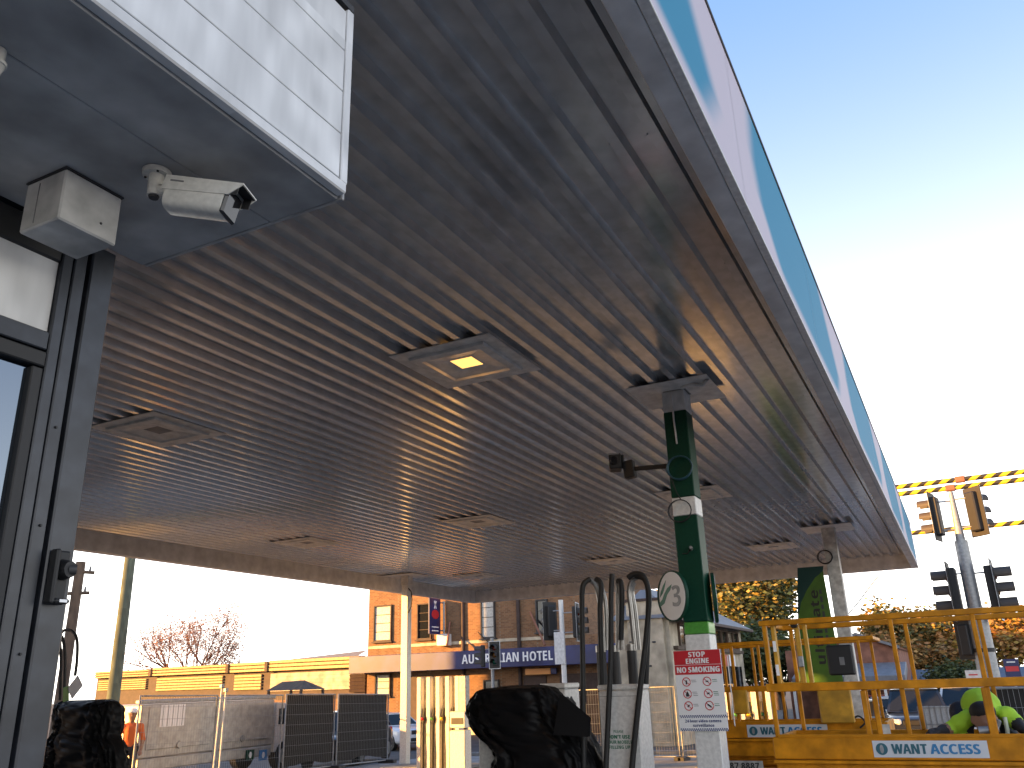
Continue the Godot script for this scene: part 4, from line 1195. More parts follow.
func build_hotel() -> void:
	var z := -42.0
	var xl := at_z(368, 640, z).x
	var xr := at_z(583, 640, z).x
	var gy := -0.86
	var t := thing("hotel_building", "two storey brick hotel with dark blue sign awning across the road", "building", Vector3((xl + xr) * 0.5, gy, z))
	var o := t.position
	pbox("wall", W.brick, t, Vector3((xl + xr) * 0.5, 4.2 + gy, z - 6.0) - o, Vector3(xr - xl, 8.4, 12.0))
	pbox("roof", W.roofgrey, t, Vector3((xl + xr) * 0.5, 8.5 + gy, z - 6.0) - o, Vector3(xr - xl + 0.4, 0.2, 12.4))
	var wr := at_z(646, 640, z).x
	var wt := at_z(600, 634, z).y
	pbox("side_wing", W.brick, t, Vector3((xr + wr) * 0.5 + 0.01, (wt + gy) * 0.5, z - 4.0) - o, Vector3(wr - xr, wt - gy, 8.0))
	# awning with lettering
	var az := z + 1.2
	var top := at_z(500, 649, az).y
	var bot := at_z(500, 667.5, az).y
	var al := at_z(349, 657, az).x
	var ar := at_z(618, 657, az).x
	pbox("awning_fascia", W.blue, t, Vector3((al + ar) * 0.5, (top + bot) * 0.5, az - 0.05) - o, Vector3(ar - al, top - bot, 0.1), 0.02)
	pbox("awning_roof", W.roofgrey, t, Vector3((al + ar) * 0.5, top - 0.1, z + 0.56) - o, Vector3(ar - al, 0.06, 1.1))
	pbox("awning_soffit", W.darkgrey, t, Vector3((al + ar) * 0.5, bot + 0.06, z + 0.56) - o, Vector3(ar - al, 0.04, 1.1))
	var t0 := at_z(462, 657, az).x
	var t1 := at_z(553, 657, az).x
	text("AUSTRALIAN HOTEL", t, Vector3((t0 + t1) * 0.5, (top + bot) * 0.5 + 0.02, az + 0.004) - o, 0.46, W.print_white, Basis.IDENTITY, 700, t1 - t0, 0.02)
	# windows of the upper floor
	sash_window(t, z, wall_rect(z, 375, 606, 392, 641), W.brown, W.blind, 4)
	sash_window(t, z, wall_rect(z, 418, 604, 432, 639), W.brown, W.darkglass, 4)
	sash_window(t, z, wall_rect(z, 481, 597, 496, 638), W.darkgrey, W.blind, 4)
	sash_window(t, z, wall_rect(z, 536, 600, 549, 632), W.darkgrey, W.darkglass, 3)
	# ground floor
	sash_window(t, z, wall_rect(z, 376, 674, 391, 696), W.brown, W.blind, 3)
	sash_window(t, z, wall_rect(z, 484, 680, 500, 700), W.darkgrey, W.darkglass, 2)
	for d in [[411, 676, 433, 712], [524, 676, 548, 712], [560, 674, 600, 712]]:
		var r := wall_rect(z, d[0], d[1], d[2], d[3])
		pbox("door", W.brown, t, Vector3(r.get_center().x, (r.end.y + gy) * 0.5, z + 0.03) - o, Vector3(r.size.x, r.end.y - gy, 0.08))
	pbox("dado", W.cream, t, Vector3((xl + xr) * 0.5, gy + 0.5, z + 0.02) - o, Vector3(xr - xl - 0.02, 1.0, 0.05))
	for p in [[463, 600], [519, 600]]:
		var q := at_z(p[0], 640, z + 0.1)
		pcyl("drainpipe", W.brown, t, Vector3(q.x, gy, z + 0.1) - o, Vector3(q.x, 8.0 + gy, z + 0.1) - o, 0.11, 0.11, 8)
	pbox("string_course", W.cream, t, Vector3((xl + xr) * 0.5, at_z(420, 645, z).y, z + 0.03) - o, Vector3(xr - xl - 0.02, 0.16, 0.06))
	ptube("cable", W.black, t, off(smooth(zpts([[478, 632], [486, 640], [494, 645]], z + 0.15)), o), 0.03, 5)
	# awning stay rods
	for p in [[[447, 645], [450, 622]], [[545, 645], [530, 612]]]:
		var a := at_z(p[0][0], p[0][1], az - 0.1)
		var b := at_z(p[1][0], p[1][1], z + 0.05)
		pcyl("stay_rod", W.brickred, t, a - o, b - o, 0.06, 0.06, 6)
	# banner sign projecting square to the wall
	var b0 := wall_rect(z + 0.8, 428, 599, 441, 634)
	var b := thing("hanging_banner", "dark blue banner sign with a red badge projecting from the hotel wall", "banner", Vector3(b0.get_center().x, b0.position.y, z + 0.8))
	var bc := Vector3(0, b0.size.y * 0.5, 0)
	var bd := 1.15
	var side := Basis(Vector3.UP, PI / 2)
	pbox("panel", W.blue, b, bc, Vector3(0.1, b0.size.y, bd), 0.02)
	flat("badge", oval(0, 0, bd * 0.33, b0.size.y * 0.13, 0.0), W.red, b, bc + Vector3(0.052, 0.1, 0), side, 0.01)
	for s in [-1.0, 1.0]:
		pbox("emblem_stroke", W.print_white, b, bc + Vector3(0.055, b0.size.y * 0.32, 0), Vector3(0.01, b0.size.y * 0.24, 0.09), 0.0, Basis(Vector3(1, 0, 0), s * 0.42))
	for k in 2: pbox("small_print", W.print_white, b, bc + Vector3(0.055, -b0.size.y * (0.3 + 0.1 * k), 0), Vector3(0.01, 0.06, bd * 0.6))
	var pp := at_z(444, 620, z + 0.3) - b.position
	pcyl("pole", W.galv, b, Vector3(pp.x, -0.3, -0.5), Vector3(pp.x, b0.size.y - 0.15, -0.5), 0.06, 0.06, 8)
	for k in [0.12, 0.9]:
		pbox("bracket", W.galv, b, Vector3(0.0, b0.size.y * k, -0.68), Vector3(0.06, 0.06, 0.22))
		pbox("bracket", W.galv, b, Vector3(pp.x * 0.5, b0.size.y * k, -0.62), Vector3(pp.x, 0.05, 0.05))
	pbox("air_conditioner", W.white, t, at_z(444, 640, z + 0.3) - o, Vector3(0.75, 0.62, 0.4), 0.03)
	# small lit shop signs under the awning
	var sg := thing("shop_sign", "long pale orange shop sign under the hotel awning", "sign", at_z(538, 671.5, z + 0.4))
	pbox("panel", mat(0.75, 0.35, 0.12, 0.5), sg, Vector3.ZERO, Vector3(1.45, 0.3, 0.1), 0.02)
	pbox("end_panel", W.blue, sg, Vector3(0.9, 0, 0), Vector3(0.33, 0.3, 0.09), 0.02)
	# unseen brick block added left of view, casting shade on the hotel's right half
	var wa := Vector3(0.654, 0, 0.743) * -37.6 + Vector3(-0.743, 0, 0.654) * 50.0
	var wh := thing("added_shade_block", "tall plain brick block added out of view to shade the hotel", "building", Vector3(wa.x, -0.84, wa.z), atan2(-0.743, 0.654))
	pbox("wall", W.brick, wh, Vector3(0, 9.5, 0), Vector3(19.3, 19.0, 12.0))
	pbox("roof", W.roofgrey, wh, Vector3(0, 19.1, 0), Vector3(19.4, 0.2, 12.2))

# ------------------------------------------------------------------ low clad building left of the hotel
func build_low_building() -> void:
	var z := -42.3
	var gy := -0.86
	var xl := at_z(98, 680, z).x
	var xr := at_z(366, 680, z).x - 0.02
	var t := thing("low_building", "long low building with yellow horizontal boards next to the hotel", "building", Vector3((xl + xr) * 0.5, gy, z))
	var o := t.position
	pbox("wall", W.brick, t, Vector3((xl + xr) * 0.5, 1.0 + gy, z - 5.0) - o, Vector3(xr - xl, 2.0, 10.0))
	# the top line falls away to the left as in the photograph: parapet made of bays that step
	var pts := [[98, 673], [156, 668], [233, 664], [272, 661], [366, 655]]
	for i in pts.size() - 1:
		var a := at_z(pts[i][0], pts[i][1], z)
		var b := at_z(pts[i + 1][0], pts[i + 1][1], z)
		var y1 := (a.y + b.y) * 0.5
		var y0 := at_z((pts[i][0] + pts[i + 1][0]) * 0.5, 690.0, z).y
		var rows := 4
		var hb := (y1 - 1.0 - gy - 1.0) / rows
		var bw := b.x - a.x
		var parap := (y1 - y0) * 0.36
		for k in 3:
			pbox("parapet_board", W.hoarding, t, Vector3((a.x + b.x) * 0.5, y1 - parap * (k + 0.5) / 3.0, z + 0.25) - o, Vector3(bw - 0.06, parap / 3.0 - 0.05, 0.12), 0.02)
		pbox("parapet_backing", W.brown, t, Vector3((a.x + b.x) * 0.5, y1 - parap * 0.5, z + 0.12) - o, Vector3(bw, parap, 0.1))
		pbox("bay_post", W.timber, t, Vector3(b.x - 0.12, y1 - parap * 0.5, z + 0.36) - o, Vector3(0.22, parap, 0.08))
		for k in 5:
			var hh := (y1 - parap - 0.12 - y0) / 5.0
			if i < 3:
				pbox("wall_board", W.hoarding, t, Vector3((a.x + b.x) * 0.5 - 0.2, y0 + hh * (k + 0.5), z + 0.06) - o, Vector3(bw - 1.0, hh - 0.04, 0.1), 0.02)
			else:
				pbox("wall_board", W.cream, t, Vector3((a.x + b.x) * 0.5, y0 + hh * (k + 0.5), z + 0.05) - o, Vector3(bw - 0.1, hh - 0.006, 0.1))
		pbox("wall_backing", W.brown, t, Vector3((a.x + b.x) * 0.5, (y1 + gy) * 0.5, z - 0.12) - o, Vector3(bw, y1 - gy - 0.1, 0.2))
	var rf := MB.new()
	var ra := at_z(233, 666, z - 4.0)
	var rb := at_z(368, 650, z - 4.0)
	rf.quad(ra - o, rb - o, rb + Vector3(0, -1.4, 3.8) - o, ra + Vector3(0, -1.0, 3.8) - o)
	part("roof", rf, W.roofgrey, t)
	# louvred vents near the hotel
	var r := wall_rect(z, 352, 674, 367, 692)
	for k in 5:
		pbox("louvre", W.brown, t, Vector3(r.get_center().x, r.position.y + r.size.y * (k + 0.5) / 5.0, z + 0.16) - o, Vector3(r.size.x, r.size.y / 5.0 - 0.04, 0.12), 0.0, Basis(Vector3(1, 0, 0), 0.5))
	# small hip-roofed shelter before it
	var s := thing("roofed_shelter", "small shelter with dark hipped roof behind the mesh fence", "shelter", at_z(296, 690, -34.0) * Vector3(1, 0, 1) + Vector3(0, -0.76, 0))
	var c := at_z(296, 690, -34.0)
	var top := at_z(305, 681, -34.0).y + 0.76
	var ev := at_z(296, 690, -34.0).y + 0.76
	var q := MB.new()
	var hw := 1.3
	var P := [Vector3(-1.1, ev, 0.9), Vector3(1.1, ev, 0.9), Vector3(1.1, ev, -0.9), Vector3(-1.1, ev, -0.9), Vector3(-0.9, top, 0), Vector3(0.5, top + 0.04, 0)]
	q.quad(P[0], P[1], P[5], P[4], Vector3(0, 1, 0.6).normalized())
	q.quad(P[2], P[3], P[4], P[5], Vector3(0, 1, -0.6).normalized())
	q.tri(P[1], P[2], P[5], Vector3(0.5, 1, 0), Vector3(0.5, 1, 0), Vector3(0.5, 1, 0))
	q.tri(P[0], P[3], P[4], Vector3(-0.5, 1, 0), Vector3(-0.5, 1, 0), Vector3(-0.5, 1, 0))
	part("roof", q, W.timber, s)
	for sx in [-1.0, 1.0]:
		for sz in [-0.8, 0.8]: pbox("post", W.timber, s, Vector3(sx, ev * 0.5, sz), Vector3(0.1, ev - 0.004, 0.1))

# ------------------------------------------------------------------ buildings at the right
func gable_roof(t: Node3D, m: Material, x0: float, x1: float, z0: float, z1: float, ye: float, yr: float, over := 0.3) -> void:
	# ridge along z, gables facing the road
	var q := MB.new()
	var xm := (x0 + x1) * 0.5
	for zz in [[z0 + over, z1 - over]]:
		for s in [[x0 - over, xm], [x1 + over, xm]]:
			var a := Vector3(s[0], ye, zz[0])
			var b := Vector3(s[1], yr, zz[0])
			var c := Vector3(s[1], yr, zz[1])
			var d := Vector3(s[0], ye, zz[1])
			var nn := Vector3(signf(s[0] - xm) * (yr - ye), absf(s[0] - xm), 0).normalized()
			q.quad(a, b, c, d, nn)
			q.quad(a - Vector3(0, 0.14, 0), b - Vector3(0, 0.14, 0), c - Vector3(0, 0.14, 0), d - Vector3(0, 0.14, 0), -nn)
			q.quad(a, b, b - Vector3(0, 0.14, 0), a - Vector3(0, 0.14, 0), Vector3(0, 0, 1))
	part("roof", q, m, t, -t.position)
func build_right_buildings() -> void:
	# cream wall behind the pump, with brown post
	var z := -33.0
	var gy := g(-12.0, z)
	var a := at_z(628, 640, z)
	var b := at_z(664, 640, z)
	var top := at_z(645, 601, z).y
	var t := thing("cream_building", "plain cream rendered building with a flat top behind the white pump", "building", Vector3((a.x + b.x) * 0.5, gy, z))
	var o := t.position
	pbox("wall", W.cream, t, Vector3((a.x + b.x) * 0.5, (top + gy) * 0.5, z - 3.0) - o, Vector3(b.x - a.x, top - gy, 6.0), 0.02)
	pbox("parapet", W.brown, t, Vector3((a.x + b.x) * 0.5, top + 0.05, z - 3.0) - o, Vector3(b.x - a.x + 0.1, 0.1, 6.1))
	for k in 2:
		var ht := at_z(634, 622 + 20 * k, z + 0.1) - o
		pbox("wall_bracket", W.darkgrey, t, ht, Vector3(0.35, 0.06, 0.1))
	pcyl("downpipe", W.darkgrey, t, at_z(634, 610, z + 0.06) - o, at_z(636, 668, z + 0.06) - o, 0.03, 0.03, 6)
	for k in 3:
		var q := at_z(650 + 4 * (k % 2), 618 + 24 * k, z + 0.01) - o
		pbox("air_brick", W.darkgrey, t, q, Vector3(0.14, 0.07, 0.03))
	var p0 := at_z(667, 640, z - 0.6)
	var pst := thing("brown_post", "thick dark brown timber post beside the cream building", "post", Vector3(p0.x, gy, z - 0.6))
	pbox("shaft", W.brown, pst, Vector3(0, (at_z(664, 622, z).y - gy) * 0.5, 0), Vector3(0.26, at_z(664, 622, z).y - gy, 0.3), 0.01)
	pbox("notice", W.red, pst, at_z(668, 672, z - 0.4) - pst.position, Vector3(0.16, 0.4, 0.02))
	pbox("notice", W.print_white, pst, at_z(671.5, 672, z - 0.4) - pst.position, Vector3(0.12, 0.4, 0.018))
	# house whose long side runs away from the forecourt: grey roof, strip of windows, dark shopfront
	var hx := -10.05
	var z0 := -33.2
	var z1 := -45.5
	gy = g(hx, -38.0)
	var ht2 := thing("gabled_house", "cream house with grey sloping roof, strip windows and red posters", "building", Vector3(hx - 2.0, gy, (z0 + z1) * 0.5))
	o = ht2.position
	var ye := 3.95
	pbox("wall", W.cream, ht2, Vector3(hx - 1.1, (ye + gy) * 0.5, (z0 + z1) * 0.5) - o, Vector3(2.2, ye - gy, z0 - z1))
	var q2 := MB.new()
	var ev := hx + 0.55
	var A := Vector3(ev, ye - 0.05, z0 + 0.3) - o
	var Bq := Vector3(ev, ye - 0.05, z1 - 0.3) - o
	var Cq := Vector3(hx - 1.15, ye + 1.25, z1 + 5.5) - o
	var Dq := Vector3(hx - 1.15, ye + 1.25, z0 - 0.6) - o
	q2.quad(A, Bq, Cq, Dq, Vector3(0.57, 0.82, 0).normalized())
	q2.tri(Bq, Cq, Vector3(hx - 2.35, ye - 0.05, z1 - 0.3) - o, Vector3(0, 0.8, -0.6), Vector3(0, 0.8, -0.6), Vector3(0, 0.8, -0.6))
	q2.tri(A, Dq, Vector3(hx - 2.35, ye - 0.05, z0 + 0.3) - o, Vector3(0, 0.8, 0.6), Vector3(0, 0.8, 0.6), Vector3(0, 0.8, 0.6))
	q2.quad(Cq, Dq, Vector3(hx - 2.35, ye - 0.05, z0 + 0.3) - o, Vector3(hx - 2.35, ye - 0.05, z1 - 0.3) - o, Vector3(-0.57, 0.82, 0).normalized())
	part("roof", q2, W.roofgrey, ht2)
	pbox("gutter", W.brown, ht2, Vector3(ev, ye - 0.13, (z0 + z1) * 0.5) - o, Vector3(0.14, 0.14, z0 - z1 + 0.6), 0.02)
	pbox("eaves_soffit", W.cream, ht2, Vector3(hx + 0.25, ye - 0.1, (z0 + z1) * 0.5) - o, Vector3(0.46, 0.03, z0 - z1))
	for i in 9:
		var zc := z0 - 1.6 - i * 1.16
		var fr := MB.new()
		for s2 in [-1.0, 1.0]:
			fr.box(Vector3(0.04, 0, s2 * 0.5), Vector3(0.1, 0.86, 0.07))
			fr.box(Vector3(0.04, s2 * 0.4, 0), Vector3(0.1, 0.07, 0.92))
		var wn := part("window", fr, W.timber, ht2, Vector3(hx, 3.3, zc) - o)
		pbox("pane", mat(0.10, 0.085, 0.06, 0.25) if i % 3 == 1 else W.darkglass, wn, Vector3(0.012, 0, 0), Vector3(0.02, 0.72, 0.92))
	pbox("shopfront", W.darkglass, ht2, Vector3(hx + 0.02, 1.1, -39.2) - o, Vector3(0.05, 2.0, 11.0))
	pbox("awning_beam", W.timber, ht2, Vector3(hx + 0.1, 2.78, -39.2) - o, Vector3(0.2, 0.14, 11.4))
	for k in 4:
		pbox("poster", [mat(0.55, 0.12, 0.07, 0.5), W.print_white, mat(0.55, 0.12, 0.07, 0.5), W.print_white][k], ht2, Vector3(hx + 0.06, 2.38, -38.6 - 1.4 * k) - o, Vector3(0.03, 0.5, 1.2))
	for k in 6:
		pbox("shopfront_mullion", W.grey, ht2, Vector3(hx + 0.06, 1.1, -34.5 - k * 1.9) - o, Vector3(0.05, 2.0, 0.07))
	# brick house with grey roof beyond
	z = -48.0
	a = at_z(786, 660, z)
	b = at_z(900, 660, z)
	gy = -0.84
	ye = at_z(850, 648, z).y
	var t3 := thing("brick_house", "pink brick house with grey roof and carport behind the lifts", "building", Vector3((a.x + b.x) * 0.5, gy, z))
	o = t3.position
	pbox("wall", W.brickred, t3, Vector3((a.x + b.x) * 0.5, (ye + gy) * 0.5, z - 4) - o, Vector3(b.x - a.x, ye - gy, 8.0))
	gable_roof(t3, W.roofgrey, a.x + 2.0, b.x - 0.2, z, z - 8, ye, at_z(848, 633, z).y, 0.3)
	var gw2 := MB.new()
	gw2.prism(PackedVector2Array([Vector2(a.x + 2.1, ye), Vector2(b.x - 0.3, ye), Vector2((a.x + b.x) * 0.5 + 0.9, at_z(848, 634.5, z).y)]), Vector3(0, 0, z - 0.35) - o, Vector3.RIGHT, Vector3.UP, Vector3(0, 0, 0.3))
	part("gable_wall", gw2, W.brickred, t3)
	pbox("verandah_roof", W.roofgrey, t3, at_z(850, 674, z + 1.6) - o, Vector3(b.x - a.x - 0.4, 0.4, 3.0), 0.03, Basis(Vector3(1, 0, 0), 0.2))
	for k in 3:
		var r := wall_rect(z, 815 + k * 26, 678, 835 + k * 26, 688)
		sash_window(t3, z, r, W.white, W.darkglass, 1)
	for k in 4:
		pbox("verandah_post", W.white, t3, Vector3(lerpf(a.x, b.x, (k + 0.5) / 4.0), (at_z(850, 676, z + 2.8).y - 0.15 + gy) * 0.5, z + 2.8) - o, Vector3(0.12, at_z(850, 676, z + 2.8).y - 0.15 - gy, 0.12))
	# long low building with blue-grey roof
	z = -54.0
	a = at_z(880, 680, z)
	b = at_z(1060, 680, z)
	ye = at_z(940, 684, z).y
	var t4 := thing("roofed_market", "long low building with a sloping blue-grey roof behind the parked cars", "building", Vector3((a.x + b.x) * 0.5, gy, z))
	o = t4.position
	pbox("wall", W.darkgrey, t4, Vector3((a.x + b.x) * 0.5, (ye + gy) * 0.5, z - 3) - o, Vector3(b.x - a.x, ye - gy, 6.0))
	var q4 := MB.new()
	var f0 := Vector3(a.x - 0.4, ye, z + 0.8)
	var f1 := Vector3(b.x + 0.4, ye, z + 0.8)
	var uu := Vector3(0, at_z(940, 669, z - 3).y - ye, -3.3)
	q4.quad(f0 - o, f1 - o, f1 + uu - o, f0 + uu - o, Vector3(0, 1, 0.5).normalized())
	q4.quad(f0 - o, f1 - o, f1 - o - Vector3(0, 0.25, 0), f0 - o - Vector3(0, 0.25, 0), Vector3(0, 0, 1))
	q4.quad(f0 + uu - o, f1 + uu - o, f1 + uu * Vector3(1, 0, 2.1) - o, f0 + uu * Vector3(1, 0, 2.1) - o, Vector3(0, 1, -0.5).normalized())
	part("roof", q4, W.roofblue, t4)
	for k in 9:
		pbox("post", W.grey, t4, Vector3(lerpf(f0.x, f1.x, (k + 0.5) / 9.0), (ye - 0.25 + gy) * 0.5, z + 0.6) - o, Vector3(0.16, ye - 0.25 - gy, 0.16))

# ------------------------------------------------------------------ fences, service body, poles at the left
func mesh_fence(label: String, a: Vector3, b: Vector3, h: float, shade: bool, group := "") -> Node3D:
	# one temporary fence panel: pipe frame, welded wires, rubber feet
	var d := b - a
	d.y = 0
	var L := d.length()
	var t := thing("fence_panel", label, "fence", a, atan2(-d.z, d.x), group)
	var sl := b.y - a.y
	var f := MB.new()
	f.tube([Vector3(0.03, 0.1, 0), Vector3(0.03, h, 0), Vector3(L - 0.03, h + sl, 0), Vector3(L - 0.03, 0.1 + sl, 0), Vector3(0.03, 0.1, 0)], 0.024, 6)
	part("frame", f, W.galv, t)
	var w := MB.new()
	var nx := int(L / 0.075)
	for i in range(1, nx):
		var x := L * i / nx
		w.cyl(Vector3(x, 0.12 + sl * i / nx, 0), Vector3(x, h + sl * i / nx, 0), 0.003, 0.003, 3, false)
	for k in int(h / 0.26):
		w.cyl(Vector3(0.03, 0.2 + k * 0.26, 0.004), Vector3(L - 0.03, 0.2 + k * 0.26 + sl, 0.004), 0.004, 0.004, 3, false)
	part("wire_mesh", w, W.galv, t)
	for x in [0.03, L - 0.03]:
		pbox("foot", W.darkgrey, t, Vector3(x, 0.06 + sl * x / L, 0), Vector3(0.2, 0.12, 0.6), 0.02)
	if shade:
		var c := MB.new()
		var fz := FastNoiseLite.new()
		fz.seed = int(L * 100)
		var k := 24
		for i in k:
			for j in 8:
				var p := []
				for q in [[i, j], [i + 1, j], [i + 1, j + 1], [i, j + 1]]:
					var u: float = float(q[0]) / k
					var v: float = float(q[1]) / 8.0
					p.append(Vector3(0.06 + u * (L - 0.12), 0.25 + v * (h - 0.27) - 0.04 * sin(u * 9.0) * (1.0 - v) + sl * u, -0.03 + 0.03 * fz.get_noise_2d(u * 200.0, v * 60.0)))
				var nn: Vector3 = (p[1] - p[0]).cross(p[3] - p[0]).normalized()
				c.quad(p[0], p[1], p[2], p[3], nn)
		part("shade_cloth", c, W.cloth, t)
	return t
func utility_pole(label: String, px: float, py_top: float, px2: float, py2: float, d: float, r: float, m: Material, arms: Array) -> Node3D:
	var top := EYE + ray(px, py_top) * (d / Vector2(ray(px, py_top).x, ray(px, py_top).z).length())
	var low := EYE + ray(px2, py2) * (d / Vector2(ray(px2, py2).x, ray(px2, py2).z).length())
	var base := Vector3(low.x, g(low.x, low.z), low.z)
	var t := thing("utility_pole", label, "pole", base)
	var tp := Vector3(low.x + (top.x - low.x), top.y, low.z + (top.z - low.z))
	pcyl("shaft", m, t, Vector3(0, -0.1, 0), tp - base, r * 1.1, r * 0.85, 12)
	for a in arms:
		var l := EYE + ray(a[0], a[1]) * (d / Vector2(ray(a[0], a[1]).x, ray(a[0], a[1]).z).length()) - base
		var e := EYE + ray(a[2], a[3]) * (d / Vector2(ray(a[2], a[3]).x, ray(a[2], a[3]).z).length()) - base
		pcyl("cross_arm", W.timber, t, l + Vector3(0, 0, 0.1), e + Vector3(0, 0, 0.1), 0.07, 0.07, 6)
		for k in 3:
			var q: Vector3 = l.lerp(e, (k + 0.5) / 3.0) + Vector3(0, 0.05, 0.1)
			pcyl("insulator", W.grey, t, q, q + Vector3(0, 0.18, 0), 0.05, 0.03, 8)
	return t
func build_fence_side() -> void:
	var x := -16.6
	var P := func(px: float) -> Vector3:
		var q := at_x(px, 690, x)
		return Vector3(x, g(x, q.z), q.z)
	mesh_fence("open temporary fence panel in front of the grey service body", P.call(140), P.call(219), 2.0, false, "temporary mesh fences")
	mesh_fence("temporary fence panel hung with dark shade cloth, next to the grey service body", P.call(286), P.call(336), 2.02, true, "temporary mesh fences")
	mesh_fence("temporary fence panel hung with dark shade cloth, next to the white canopy post", P.call(338), P.call(389), 2.02, true, "temporary mesh fences")
	mesh_fence("open temporary fence panel between the service body and the shade cloth", P.call(221), P.call(284), 2.0, false, "temporary mesh fences")
	# leaning white prop poles
	for k in [[216, 222], [222, 226]]:
		var a := at_x(k[0] - 3, 767, x + 0.5)
		var b := at_x(k[1], 682 + 4 * (k[0] % 5), x + 0.3)
		a.y = g(a.x, a.z)
		var t := thing("prop_pole", "thin white prop pole leaning on the mesh fence, the %s of two" % ["taller", "shorter"][k[0] / 6 - 36], "pole", a, 0.0, "white prop poles at the fence")
		pcyl("shaft", W.white, t, Vector3.ZERO, b - a, 0.018, 0.018, 8)
		pbox("clamp", W.galv, t, b - a, Vector3(0.09, 0.09, 0.09), 0.01)
	# service body (tray-back tool box) parked behind the fence
	var zx := -17.6
	var r0 := at_x(141, 720, zx)
	var r1 := at_x(274, 720, zx)
	var L := absf(r1.z - r0.z)
	var gy := g(zx, (r0.z + r1.z) * 0.5)
	var t := thing("service_truck", "grey aluminium service truck body with two latched side doors behind the fence", "truck", Vector3(zx - 0.9, gy, (r0.z + r1.z) * 0.5))
	var ytop := at_x(205, 702, zx).y - gy
	var ybot := at_x(205, 752, zx).y - gy
	var alu := mat(0.50, 0.48, 0.44, 0.45, 0.3, "blotch", 0.8)
	pbox("tool_body", alu, t, Vector3(0, (ytop + ybot) * 0.5, 0), Vector3(1.8, ytop - ybot, L), 0.03)
	pbox("top_rail", W.galv, t, Vector3(0.8, ytop + 0.06, 0), Vector3(0.2, 0.1, L + 0.1), 0.02)
	for s in [-1.0, 1.0]:
		var d := pbox("side_door", alu, t, Vector3(0.91, (ytop + ybot) * 0.5 + 0.06, s * L * 0.235), Vector3(0.03, (ytop - ybot) * 0.8, L * 0.44), 0.01)
		pcyl("latch", W.steel, d, Vector3(0.015, -0.42, 0), Vector3(0.04, -0.42, 0), 0.09, 0.08, 16)
	pbox("paper_notice", W.print_white, t, Vector3(0.93, (ytop + ybot) * 0.5 + 0.32, L * 0.3), Vector3(0.006, 0.5, 0.75))
	for k in 5: pbox("notice_line", W.galv, t, Vector3(0.935, (ytop + ybot) * 0.5 + 0.32, L * 0.3 - 0.3 + 0.15 * k), Vector3(0.004, 0.48, 0.02))
	pbox("lower_skirt", alu, t, Vector3(0.82, ybot - 0.14, 0), Vector3(0.16, 0.26, L * 0.98), 0.02)
	pbox("chassis", W.darkgrey, t, Vector3(0, ybot - 0.2, 0), Vector3(1.0, 0.2, L + 0.6))
	for s in [-1.0, 1.0]:
		for e in [-0.62, 0.36]:
			var w := pcyl("wheel", W.rubber, t, Vector3(0.62 * s, 0.38, L * e), Vector3(0.86 * s, 0.38, L * e), 0.38, 0.38, 20)
			pcyl("rim", W.steel, w, Vector3(0.1 * s, 0, 0), Vector3(0.25 * s, 0, 0), 0.22, 0.22, 14)
	var cab := MB.new()
	cab.prism(PackedVector2Array([Vector2(0, 0.5), Vector2(2.4, 0.5), Vector2(2.4, 1.0), Vector2(1.5, 1.12), Vector2(0.9, 1.75), Vector2(0.05, 1.8)]), Vector3(-0.85, 0, -L * 0.5 - 0.1), Vector3(0, 0, -1), Vector3.UP, Vector3(1.7, 0, 0))
	part("cab", cab, W.white, t)
	pbox("cab_window", W.darkglass, t, Vector3(0.856, 1.42, -L * 0.5 - 0.62), Vector3(0.012, 0.42, 0.75))
	pcyl("spare_mirror", W.black, t, Vector3(0.9, 1.3, -L * 0.5 - 1.2), Vector3(1.05, 1.3, -L * 0.5 - 1.2), 0.09, 0.09, 10)
	for k in 2:
		var sq := at_x(250 + 13 * k, 755, zx + 0.05)
		pbox("safety_sticker", [W.green, mat(0.03, 0.2, 0.5, 0.5)][k], t, sq - t.position, Vector3(0.02, 0.26, 0.3))
		flat("sticker_mark", oval(0, 0, 0.06, 0.08, 0.0, 12), W.print_white, t, sq - t.position + Vector3(0.012, 0, 0), Basis(Vector3.UP, PI / 2), 0.004)
	# poles
	utility_pole("smooth grey-green timber power pole rising behind the service truck", 133, 535, 114, 690, 27.0, 0.17, W.pole_green, [])
	utility_pole("weathered power pole with two cross arms beside the dark shop post", 81, 562, 60, 700, 36.0, 0.2, W.timber, [[68, 571, 97, 573], [62, 594, 92, 593]])
	utility_pole("slim distant power pole beside the green banner", 841, 598, 851, 660, 52.0, 0.16, W.timber, [])
	# white wire fence along the far side of the forecourt
	var z := -24.2
	var Q := func(px: float) -> Vector3:
		var q := at_z(px, 690, z)
		return Vector3(q.x, g(q.x, z), z)
	var px := [556.0, 618.0, 676.0, 735.0]
	for i in 3:
		mesh_fence(["open wire fence panel behind the black wrapped pump", "open wire fence panel behind the white pump with hose masts", "open wire fence panel behind the warning sign column"][i], Q.call(px[i] + 0.6), Q.call(px[i + 1] - 0.6), at_z(640, 688, z).y - g(-9, z), false, "temporary mesh fences")
	var qa := at_z(985, 690, -16.0)
	mesh_fence("temporary fence panel with dark shade cloth behind the crouched worker", Vector3(qa.x, g(qa.x, -16), -16.0), Vector3(qa.x + 2.6, g(qa.x + 2.6, -16), -16.0), at_z(1000, 688, -16.0).y - g(qa.x, -16), true, "temporary mesh fences")

